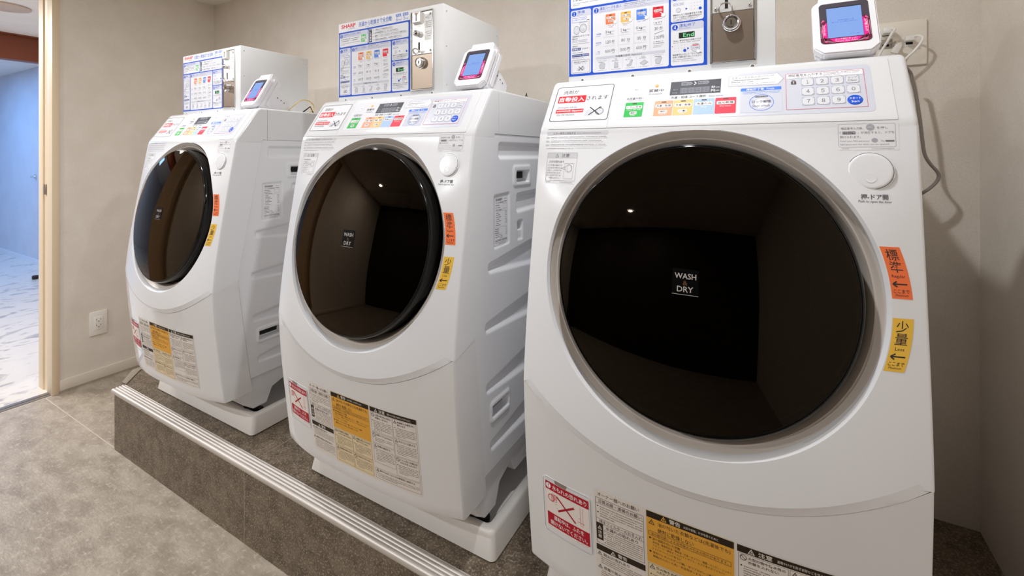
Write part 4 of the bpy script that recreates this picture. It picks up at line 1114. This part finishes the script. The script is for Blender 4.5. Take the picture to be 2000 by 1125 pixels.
def build_coin_box():
    root = empty('coin_box', (0, 0, 0))
    F = .955
    m = M(); m.box(-.282, F, .1595, .1225, 1.236, .399, 0, .0025, 2)
    m.build('housing', MT['enamel'], root, tf=TL)
    D_pos.build('instruction_poster', lambda x, y, h: TL((x / 1000, F - h / 1000, y / 1000)), root, seg=500, step=.09, label='blue and white instruction poster')
    # metal door
    m = M()
    for a in ((.0128, F - .004, .1745, .0150, F, .3885), (.0880, F - .004, .1745, .0902, F, .3885), (.0128, F - .004, .1745, .0902, F, .1765), (.0128, F - .004, .3865, .0902, F, .3885)):
        m.box(*a, 0, .0004, 1)
    m.build('door_frame', MT['chrome'], root, tf=TL)
    m = M(); m.box(.0165, F - .0024, .1778, .0868, F + .0002, .2700, 0, .0005, 1)
    pl = m.build('cash_door', MT['steel'], root, tf=TL, label='brown-grey steel door')
    m = M(); c = (.0500, F - .0024, .2475); ax = (0, -1, 0); up = (0, 0, 1)
    m.lathe([(.0155, 0), (.0155, .003), (.0145, .004), (.0138, .011), (.0125, .0125), (.0112, .0122), (.0110, .0100), (.0090, .0098), (.0088, .0118), (.0001, .0118)], c, ax, up, n=36)
    m.box(.0490, F - .0024 - .0126, .2435, .0510, F - .0024 - .0112, .2515, 1)
    m.build('lock', [MT['chrome'], MT['hole']], pl, tf=TL, label='round chrome key lock')
    m = M(); m.box(.0165, F - .0024, .2712, .0868, F + .0002, .3850, 0, .0005, 1)
    cpn = m.build('coin_plate', MT['bright_steel'], root, tf=TL, label='bright metal coin plate')
    m = M(); m.prism([(F - .0024, .352), (F - .012, .357), (F - .012, .384), (F - .0024, .3845)], .0260, .0520, 0)
    m.prism([(F - .0121, .360), (F - .0128, .3605), (F - .0128, .3815), (F - .0121, .382)], .0385, .0400, 1)
    m.poly([(.030, F - .0125, .3825), (.0485, F - .0125, .3825), (.0396, F - .0125, .3745), (.0389, F - .0125, .3745)], 2)
    m.build('coin_slot', [MT['bright_steel'], MT['hole'], MT['steel']], cpn, tf=TL)
    m = M(); m.lathe([(.0065, 0), (.0075, .003), (.0085, .009), (.0078, .013), (.0045, .0155), (.0001, .016)], (.0385, F - .0024, .327), ax, up, n=24)
    m.build('return_knob', MT['chrome'], cpn, tf=TL, label='domed chrome coin-return knob')
    m = M(); m.box(.0385, F - .0027, .2775, .0440, F - .0020, .3040)
    m.build('slit', MT['hole'], cpn, tf=TL)
    m = M(); P = []
    for k in range(13):
        a = math.pi * k / 12; P.append((.0400 - .0115 * math.cos(a), F - .003 - .017 * math.sin(a) ** .6, .2735 + .010 * math.sin(a) ** .6))
    m.tube(P, .0016, n=8)
    m.build('coin_tray_loop', MT['chrome'], cpn, tf=TL, label='bent chrome loop over the tray')
    for sx, sz in ((.0808, .3765), (.0808, .2788), (.0225, .2788), (.0215, .3765)):
        m = M(); m.lathe([(.0032, 0), (.0030, .0015), (.0018, .0024), (.0001, .0026)], (sx, F - .0024, sz), ax, up, n=16)
        m.build('screw', MT['chrome'], cpn, tf=TL)
    D_tick.build('instruction_slip', lambda x, y, h: TL((x / 1000, F - .0026 - h / 1000, y / 1000)), cpn, seg=500, label='small white printed slip')
    for bx in (-.248, -.137, -.025, .085):
        m = M(); m.lathe([(.0042, 0), (.0040, .0009), (.0028, .0015), (.0001, .0016)], (bx, F, .1645), ax, up, n=16, mi=0)
        m.lathe([(.0032, .0016), (.0028, .0018), (.0001, .0018)], (bx, F, .1645), ax, up, n=6, mi=1)
        m.build('bolt', [MT['ivory'], ink('#6A6460')], root, tf=TL)
    for by, bz in ((.967, .381), (.967, .288), (.967, .186), (1.222, .372), (1.222, .235)):
        m = M(); m.lathe([(.0030, 0), (.0028, .0008), (.0001, .0014)], (.1225, by, bz), (1, 0, 0), up, n=14)
        m.lathe([(.0014, .0016), (.0001, .0016)], (.1225, by, bz), (1, 0, 0), up, n=6, mi=1)
        m.build('bolt', [MT['ivory'], ink('#6A6460')], root, tf=TL)
    return root

RV = Vector((0, .493, .870)); RN = Vector((0, -.870, .493)); R0 = Vector((.2235, .9495, .2255))
def rpt(u, v, h): return R0 + Vector((1, 0, 0)) * u + RV * v + RN * h
def build_reader():
    root = empty('payment_reader', (0, 0, 0))
    def slab(m, pts, h0, h1, bev, mi=0, ins=0.0):
        bm = bmesh.new()
        a = [bm.verts.new((x, y, h0)) for x, y in pts]; b = [bm.verts.new((x * (1 - ins), y * (1 - ins), h1)) for x, y in pts]
        n = len(pts); bm.faces.new(a[::-1]); bm.faces.new(b)
        for i in range(n): bm.faces.new((a[i], a[(i + 1) % n], b[(i + 1) % n], b[i]))
        if bev: bmesh.ops.bevel(bm, geom=[e for e in bm.edges], offset=bev, segments=2, affect='EDGES')
        m.frombm(bm, mi, lambda c: rpt(c.x, c.y, c.z))
    W, T_, B_ = .0455, .057, -.066; c = .013
    octo = [(-W + c, B_), (W - c, B_), (W, B_ + c), (W, T_ - c), (W - c, T_), (-W + c, T_), (-W, T_ - c), (-W, B_ + c)]
    m = M(); slab(m, octo, -.016, 0, .0022)
    m.build('bezel', MT['reader_white'], root, tf=TL, ang=30)
    D_rd.build('screen', lambda x, y, h: TL(rpt(x / 1000, y / 1000, h / 1000)), root, seg=500, label='lit blue screen in a smoked and magenta frame')
    m = M(); slab(m, [(-W + .004, -.043), (W - .004, -.043), (W - .004, T_ + .004), (-W + .004, T_ + .004)], -.050, -.030, .004)
    slab(m, [(-W + .004, -.058), (W - .004, -.058), (W - .004, T_ + .004), (-W + .004, T_ + .004)], -.031, -.0165, .003)
    slab(m, [(-W + .010, T_ - .008), (W - .010, T_ - .008), (W - .012, T_ + .019), (-W + .012, T_ + .019)], -.040, -.004, .004)
    m.box(.2235 - .037, .938, .1584, .2235 + .037, .990, .186, 0, .003)
    m.build('casing', MT['reader_white'], root, tf=TL, ang=30)
    m = M()
    z0 = .1585
    m.prism([(.985, z0 + .0), (.992, .235), (1.04, .205), (1.062, .185), (1.055, z0)], .2235 + .026, .2235 + .030, 0, .001)
    m.prism([(.985, z0 + .0), (.992, .235), (1.04, .205), (1.062, .185), (1.055, z0)], .2235 - .030, .2235 - .026, 0, .001)
    m.box(.2235 - .034, .972, z0, .2235 + .034, 1.075, z0 + .006, 0, .002)
    m.build('bracket', MT['reader_white'], root, tf=TL, ang=30)
    m = M()
    for y, z in ((1.012, .204), (1.026, .196), (1.038, .188)):
        m.lathe([(.0022, 0), (.0001, 0)], (.2235 + .0302, y, z), (1, 0, 0), (0, 0, 1), n=12)
    m.build('bracket_holes', ink('#4A3A34'), root, tf=TL)
    m = M()
    for k in range(4): m.box(.2235 - .004 + k * .004, .9555 - .0008, .1745 - .0006 * k, .2235 + .012 - k * .003, .9565, .1765 - .0006 * k)
    return root

def build_pan():
    root = empty('drain_pan', (0, 0, 0))
    zb = -.924
    def loop(x0, x1, y0, y1, z, r, n=6):
        out = []
        for cx, cy, a0 in ((x1 - r, y1 - r, 0), (x0 + r, y1 - r, 90), (x0 + r, y0 + r, 180), (x1 - r, y0 + r, 270)):
            for q in range(n + 1):
                a = math.radians(a0 + 90 * q / n); out.append((cx + r * math.cos(a), cy + r * math.sin(a), z))
        return out
    X0, X1, Y0, Y1 = -.306, .330, .872, 1.505
    m = M()
    rows = [loop(X0 + .006, X1 - .006, Y0 + .006, Y1 - .006, zb, .012), loop(X0, X1, Y0, Y1, zb + .004, .014), loop(X0 + .008, X1 - .008, Y0 + .008, Y1 - .008, zb + .052, .016), loop(X0 + .010, X1 - .010, Y0 + .010, Y1 - .010, zb + .058, .016), loop(X0 + .014, X1 - .014, Y0 + .014, Y1 - .014, zb + .061, .014), loop(X0 + .030, X1 - .030, Y0 + .030, Y1 - .030, zb + .060, .012), loop(X0 + .034, X1 - .034, Y0 + .034, Y1 - .034, zb + .056, .012), loop(X0 + .040, X1 - .040, Y0 + .040, Y1 - .040, zb + .0225, .012)]
    m.grid(rows, closed=True)
    m.poly(rows[-1]); m.poly(rows[0][::-1])
    m.build('tray', MT['pan'], root, tf=TL, ang=40)
    return root

washer0 = build_washer(); coin0 = build_coin_box(); reader0 = build_reader(); pan0 = build_pan()
index_children()
SPOTS = [(-.1176, 1.1537, .0056), (-.873, 1.15, 0.0), (-1.8061, 1.1527, .0035)]
LB = {
 'washing_machine': ('washing machine', 'washers on the stone plinth', ['largest white front-loading washer on the right, beside the wall socket', 'middle white front-loading washer, between the other two', 'leftmost and farthest white front-loading washer, nearest the doorway']),
 'coin_box': ('coin box', 'coin boxes on the washers', ['white coin box cut off by the top of the picture, on the right-hand washer', 'white coin box with blue poster on top of the middle washer', 'white coin box with blue poster on top of the leftmost washer']),
 'payment_reader': ('card reader', 'payment readers on the washers', ['white touch payment reader facing us on the right-hand washer', 'white touch payment reader with magenta frame on the middle washer', 'small white touch payment reader on the leftmost washer, near a yellow wire']),
 'drain_pan': ('drain pan', 'drain pans under the washers', ['white drain pan under the right-hand washer, mostly out of the picture', 'white drain pan under the middle washer, behind the metal nosing', 'white drain pan under the leftmost washer']),
}
for proto in (washer0, coin0, reader0, pan0):
    cat, grp, labs = LB[proto.name]
    for i, (x, y, rz) in enumerate(SPOTS):
        o = proto if i == 0 else copy_tree(proto)
        o.location = (x, y, PLAT); o.rotation_euler = (0, 0, rz)
        tag(o, labs[i], cat, grp)

# ------------------------------------------------------------------ the room
def sbox(name, a, mt, bev=0.0):
    m = M(); m.box(*a, 0, bev); o = m.build(name, mt, None); return struct(o)
XR, XL, YB, YF = .443, -2.99, 1.54, -2.0
sbox('floor', (XL, YF, -.05, XR + .1, YB + .1, 0), MT['stone'])
sbox('wall_back', (XL - .1, YB, -.05, XR + .1, YB + .1, CEIL + .05), MT['wall'])
sbox('wall_right', (XR, YF, -.05, XR + .1, YB, CEIL + .05), MT['wall'])
sbox('wall_front', (XL, YF - .1, -.05, XR + .1, YF, CEIL + .05), mat('dark_wood_wall', '#2A1D15', .6))
HEAD = CAMZ + .86
m = M(); m.box(XL - .17, .835, -.05, XL, YB, CEIL + .05); m.box(XL - .17, YF - .1, -.05, XL, -.125, CEIL + .05); m.box(XL - .17, -.125, HEAD + .025, XL, .835, CEIL + .05)
struct(m.build('wall_left', MT['wall'], None))
sbox('ceiling', (XL, YF, CEIL, XR + .1, YB, CEIL + .05), MT['ceil'])
m = M(); m.box(XL, .836, .012, XL + .008, YB, .062, 0, .001); m.box(XL, YF, .012, XL + .008, -.126, .062, 0, .001)
struct(m.build('baseboard_left', mat('cream_baseboard', '#DBD1C4', .5), None))
# sliding-door frame: stepped jambs and head
m = M()
for y0, y1, sgn in ((.810, .835, 1), (-.125, -.100, -1)):
    fr = y0 if sgn > 0 else y1
    m.box(XL - .174, y0, 0, XL - .118, y1, HEAD, 0, .001)
    m.box(XL - .118, y0 + (.006 if sgn > 0 else 0), 0, XL - .062, y1 - (0 if sgn > 0 else .006), HEAD, 0)
    m.box(XL - .062, y0, 0, XL + .006, y1, HEAD, 0, .001)
m.box(XL - .174, -.125, HEAD, XL + .006, .835, HEAD + .025, 0, .001)
dfo = struct(m.build('door_1', MT['jamb'], None))
m = M(); m.box(XL - .100, .8085, CAMZ - .195, XL - .082, .8165, CAMZ - .145, 0, .001)
m.build('strike_plate', MT['steel'], dfo)
m = M(); m.box(XL - .060, -.1, 0, XL - .006, .81, .003, 0, .001); m.box(XL - .036, -.1, .003, XL - .030, .81, .005, 0)
struct(m.build('trim_1', mat('grey_floor_track', '#8C8682', .35, metal=.5), None))
m = M(); m.box(XL - .108, -.14, .008, XL - .072, .30, HEAD - .004, 0, .001)
o = m.build('door_2', mat('beige_sliding_door', '#C7AE90', .5), None); struct(o)
# corridor and the blue-lit room beyond
sbox('floor', (-8.6, -1.6, -.05, XL - .0005, 1.7, 0), MT['marble'])
sbox('ceiling', (-8.6, -1.6, CEIL, XL - .17, 1.7, CEIL + .05), MT['ceil'])
sbox('wall_corridor', (-8.6, 1.70, -.05, XL - .17, 1.8, CEIL + .05), MT['corr_wall'])
sbox('wall_corridor', (-8.6, -1.7, -.05, XL - .17, -1.6, CEIL + .05), MT['corr_wall'])
sbox('wall_corridor', (-8.7, -1.7, -.05, -8.6, 1.8, CEIL + .05), MT['corr_wall'])
sbox('baseboard_corridor', (-8.6, 1.692, 0, XL - .17, 1.70, .055), mat('white_baseboard', '#DFE2E8', .4))
m = M(); m.box(-5.10, -1.6, CAMZ + .722, -5.0, 1.7, CEIL, 0, .002); m.box(-5.0, -1.6, CEIL - .012, -4.99, 1.7, CEIL)
struct(m.build('trim_2', MT['wood'], None))
m = M(); m.lathe([(.0001, 0), (.105, 0), (.12, .004), (.12, .012)], (-4.12, .90, CEIL - .013), (0, 0, 1), (0, 1, 0), n=40)
tag(m.build('ceiling_speaker', mat('beige_speaker_cover', '#C2AE9C', .6), None), 'round beige ceiling cover above the corridor, seen through the doorway', 'ceiling fixture')
m = M(); m.lathe([(.018, 0), (.022, .004), (.022, .030), (.018, .034), (.0001, .034)], (-5.93, 1.495, 0), (0, 0, 1), (0, 1, 0), n=20, cap0=True)
tag(m.build('door_stop', MT['dark'], None), 'small black door stop on the floor beyond the doorway', 'door stop')
m = M(); m.lathe([(.022, 0), (.022, .012), (.010, .016), (.010, .04), (.0001, .04)], (-6.72, 1.70, CAMZ - .232), (0, -1, 0), (0, 0, 1), n=20)
m.build('knob', MT['chrome'], bpy.data.objects['wall_corridor'])
# ceiling lamps of the laundry; the two behind the camera are added fill
lamp0 = None
names_l = ['recessed ceiling downlight above the right-hand washer', 'recessed ceiling downlight above the leftmost washers', 'added fill downlight, unseen behind the camera on the right', 'added fill downlight, unseen behind the camera on the left']
for i, (lx, ly, p) in enumerate(LAMPS):
    if lamp0 is None:
        lamp0 = empty('ceiling_downlight', (0, 0, 0))
        m = M(); m.lathe([(.070, 0), (.070, -.004), (.055, -.005), (.052, 0)], (0, 0, 0), (0, 0, 1), (0, 1, 0), n=40); m.build('trim_ring', MT['enamel'], lamp0)
        m = M(); m.lathe([(.052, -.001), (.0001, -.001)], (0, 0, 0), (0, 0, 1), (0, 1, 0), n=40); m.build('diffuser', MT['lamp'], lamp0)
        index_children(); o = lamp0
    else: o = copy_tree(lamp0)
    o.location = (lx, ly, CEIL - .0005); tag(o, names_l[i], 'ceiling lamp', 'recessed ceiling lamps')

# plinth with chamfered left end
m = M(); PX = [(-2.236, .785), (XR, .785), (XR, YB - .002), (-2.375, YB - .002), (-2.375, .896)]
bt = [(x, y, 0) for x, y in PX]; tp = [(x, y, PLAT) for x, y in PX]; n = 5
m.add(bt + tp, [tuple(range(5))[::-1], tuple(range(5, 10))] + [(i, (i + 1) % 5, 5 + (i + 1) % 5, 5 + i) for i in range(5)])
o = m.build('stone_plinth', MT['plinth'], None, smooth=False)
tag(o, 'raised dark speckled stone plinth the washers stand on', 'plinth')
m = M()
prof = [(.781, PLAT - .012), (.779, PLAT - .008), (.779, PLAT + .000), (.781, PLAT + .003)]
for k in range(4):
    y = .784 + k * .0098
    prof += [(y, PLAT + .0042), (y + .003, PLAT + .0050), (y + .0055, PLAT + .0044), (y + .0068, PLAT + .0022), (y + .0085, PLAT + .0022)]
prof += [(.824, PLAT + .003), (.824, PLAT + .0006), (.7845, PLAT + .0006), (.7845, PLAT - .012)]
m.prism(prof, -2.250, XR - .002, 0)
tag(m.build('step_nosing', MT['alu'], None, ang=50), 'ribbed aluminium nosing along the front edge of the plinth', 'step nosing')
m = M()
P1, P2, P3 = Vector((-2.238, .790)), Vector((-2.377, .897)), Vector((-2.377, 1.538))
off = .026
def strip(a, b, na, nb):
    m.add([(a.x, a.y, PLAT - .010), (b.x, b.y, PLAT - .010), (b.x, b.y, PLAT + .003), (a.x, a.y, PLAT + .003), (na.x, na.y, PLAT + .003), (nb.x, nb.y, PLAT + .003), (na.x, na.y, PLAT + .0004), (nb.x, nb.y, PLAT + .0004)],
          [(0, 1, 2, 3), (3, 2, 5, 4), (4, 5, 7, 6), (1, 0, 6, 7)])
I1, I2, I3 = Vector((-2.222, .828)), Vector((-2.349, .912)), Vector((-2.349, 1.538))
for q in (0, 1): pass
E1 = Vector((-2.240, .826)); strip(Vector((-2.2385, .826)) + Vector((-.046, .0)), P2 + Vector((-.002, .0)), I1 + Vector((-.030, 0)), I2); strip(P2 + Vector((-.002, 0)), P3 + Vector((-.002, 0)), I2, I3)
tag(m.build('corner_trim', mat('stone_grey_edge_trim', '#94897B', .5), None, smooth=False, recalc=True), 'flat grey edge trim around the chamfered left end of the plinth', 'edge trim')

# ------------------------------------------------------------------ sockets and cables
def Z(z): return z + CAMZ
rt = empty('wall_outlet', (XL, .9825, Z(-.858)), label='white double power outlet on the left wall beside the doorway', cat='power outlet')
m = M(); m.box(0, -.035, -.060, .008, .035, .060, 0, .0025); m.build('cover_plate', MT['ivory'], rt)
m = M(); m.box(.007, -.018, -.034, .0095, .018, .034, 0, .001); sk = m.build('socket', MT['ivory'], rt)
m = M()
for dz in (.014, -.014):
    m.box(.0092, -.0095, dz + .001, .0098, -.0075, dz + .009); m.box(.0092, .0065, dz + .001, .0098, .0085, dz + .008); m.box(.0092, -.0035, dz - .006, .0098, .0035, dz - .003)
m.build('pin_slots', ink('#5A4630'), sk)
rt = empty('wall_socket_plate', (.286, YB, Z(.2885)), label='wide beige socket plate on the back wall behind the right-hand washer', cat='socket plate')
m = M(); m.box(-.058, -.007, -.0585, .058, 0, .0585, 0, .0028, 3); m.build('cover_plate', MT['beige'], rt)
def mod(x, z, mt, w_=.014, h_=.0125):
    m = M(); m.box(x - w_, -.0085, z - h_, x + w_, -.006, z + h_, 0, .0008); o = m.build('socket', mt, rt)
    m = M(); m.box(x - .007, -.0092, z - .007, x + .007, -.0083, z - .001); m.build('port', MT['hole'], o)
mod(.022, .0025, MT['ivory']); mod(-.026, .030, MT['ivory']); mod(-.026, .002, mat('grey_socket', '#A39A90', .5)); mod(-.026, -.028, MT['ivory'])
m = M()
def spl(P, n=6):
    P = [Vector(p) for p in P]; out = []
    for i in range(len(P) - 1):
        p0 = P[max(i - 1, 0)]; p1 = P[i]; p2 = P[i + 1]; p3 = P[min(i + 2, len(P) - 1)]
        for k in range(n):
            t = k / n; out.append(.5 * ((2 * p1) + (p2 - p0) * t + (2 * p0 - 5 * p1 + 4 * p2 - p3) * t * t + (3 * p1 - p0 - 3 * p2 + p3) * t ** 3))
    out.append(P[-1]); return out
r1 = empty('network_cable', (.30, 1.52, Z(.25)), label='white cable looping out of the right socket of the beige plate', cat='cable')
def rel(o, P): return [Vector(p) - o.location for p in P]
m = M(); m.tube(rel(r1, spl([(.309, 1.526, Z(.2955)), (.313, 1.508, Z(.298)), (.3195, 1.497, Z(.2975)), (.3255, 1.490, Z(.290)), (.3215, 1.487, Z(.278)), (.308, 1.487, Z(.2575)), (.290, 1.488, Z(.238)), (.268, 1.492, Z(.205)), (.262, 1.506, Z(.12)), (.262, 1.510, Z(.0))])), .0029); m.build('cord', MT['cable_w'], r1)
m = M(); m.box(-.004, -.016, .039, .013, .0065, .051, 0, .0015); m.build('plug', MT['cable_w'], r1)
r2 = empty('power_cable', (.26, 1.52, Z(.29)), label='white plug and cord in the top left socket of the beige plate', cat='cable')
m = M(); m.tube(rel(r2, spl([(.268, 1.500, Z(.322)), (.272, 1.493, Z(.3185)), (.266, 1.488, Z(.309)), (.256, 1.487, Z(.288)), (.243, 1.487, Z(.262)), (.232, 1.490, Z(.225)), (.23, 1.508, Z(.12)), (.23, 1.511, Z(.0))])), .0029); m.build('cord', MT['cable_w'], r2)
m = M(); m.box(-.010, -.020, .022, .014, .0105, .038, 0, .004); m.build('plug', MT['cable_w'], r2)
r3 = empty('network_plug', (.275, 1.51, Z(.27)), label='white network plug hanging tilted between the two sockets', cat='plug')
c_, s_ = math.cos(.42), math.sin(.42)
m = M(); m.box(-.0075, -.005, -.012, .0075, .005, .012, 0, .0015, tf=lambda p: Vector((p.x * c_ + p.z * s_ + .002, p.y - .006, -p.x * s_ * -1 * -1 + p.z * c_ + .0))); hd = m.build('plug', MT['cable_w'], r3)
m = M()
for k in range(4): m.box(-.008, -.0058, .009 + k * .0028, .008, .0058, .0102 + k * .0028, 0, 0, tf=lambda p: Vector((p.x * .8 * c_ - p.z * s_ + .002, p.y * .8 - .006, p.x * s_ + p.z * c_)))
m.build('boot_ribs', ink('#8A7D74'), r3)
m = M(); m.tube(rel(r3, spl([(.281, 1.503, Z(.258)), (.287, 1.505, Z(.246)), (.296, 1.508, Z(.225)), (.304, 1.508, Z(.18)), (.305, 1.512, Z(.08))])), .0024); m.build('cord', mat('beige_cable', '#C9BBAA', .4), r3)
CP = [(.283, 1.450, Z(.214)), (.2945, 1.457, Z(.202)), (.299, 1.46, Z(.185)), (.306, 1.46, Z(.146)), (.313, 1.46, Z(.090)), (.3185, 1.46, Z(.030)), (.3225, 1.46, Z(.000)), (.332, 1.46, Z(-.022)), (.3465, 1.46, Z(-.044)), (.3465, 1.46, Z(-.060)), (.335, 1.46, Z(-.078)), (.316, 1.46, Z(-.096)), (.288, 1.46, Z(-.118)), (.250, 1.463, Z(-.16)), (.24, 1.47, Z(-.40))]
m = M(); m.tube([Vector(p) for p in spl(CP)], .004, n=10, flat=(.0034, .0056))
tag(m.build('flat_grey_cord', MT['cable_g'], None), 'flat grey cord hanging behind the right-hand washer against the wall', 'cord')
m = M(); m.tube(spl([(-1.545, 1.053, Z(.1605)), (-1.545, 1.062, Z(.170)), (-1.545, 1.078, Z(.183)), (-1.545, 1.095, Z(.198)), (-1.545, 1.115, Z(.207)), (-1.545, 1.139, Z(.205)), (-1.545, 1.159, Z(.192)), (-1.545, 1.158, Z(.175)), (-1.545, 1.143, Z(.1605))]), .0019, n=8)
tag(m.build('yellow_wire', MT['wire_y'], None), 'thin yellow wire arching over the top of the leftmost washer', 'wire')
m = M(); m.tube([(-1.545, 1.113, Z(.1600)), (-1.545, 1.145, Z(.184)), (-1.545, 1.159, Z(.1600))], .0016, n=6, flat=(.0012, .0026))
tag(m.build('cable_tie', MT['dark'], None), 'bent black cable tie beside the yellow wire on the leftmost washer', 'cable tie', 'black cable ties')
m = M(); m.tube([(-.62, 1.165, Z(.160)), (-.62, 1.175, Z(.177)), (-.62, 1.181, Z(.160))], .0016, n=6, flat=(.0012, .0026))
tag(m.build('cable_tie', MT['dark'], None), 'tip of a black cable tie on the rear of the middle washer', 'cable tie', 'black cable ties')
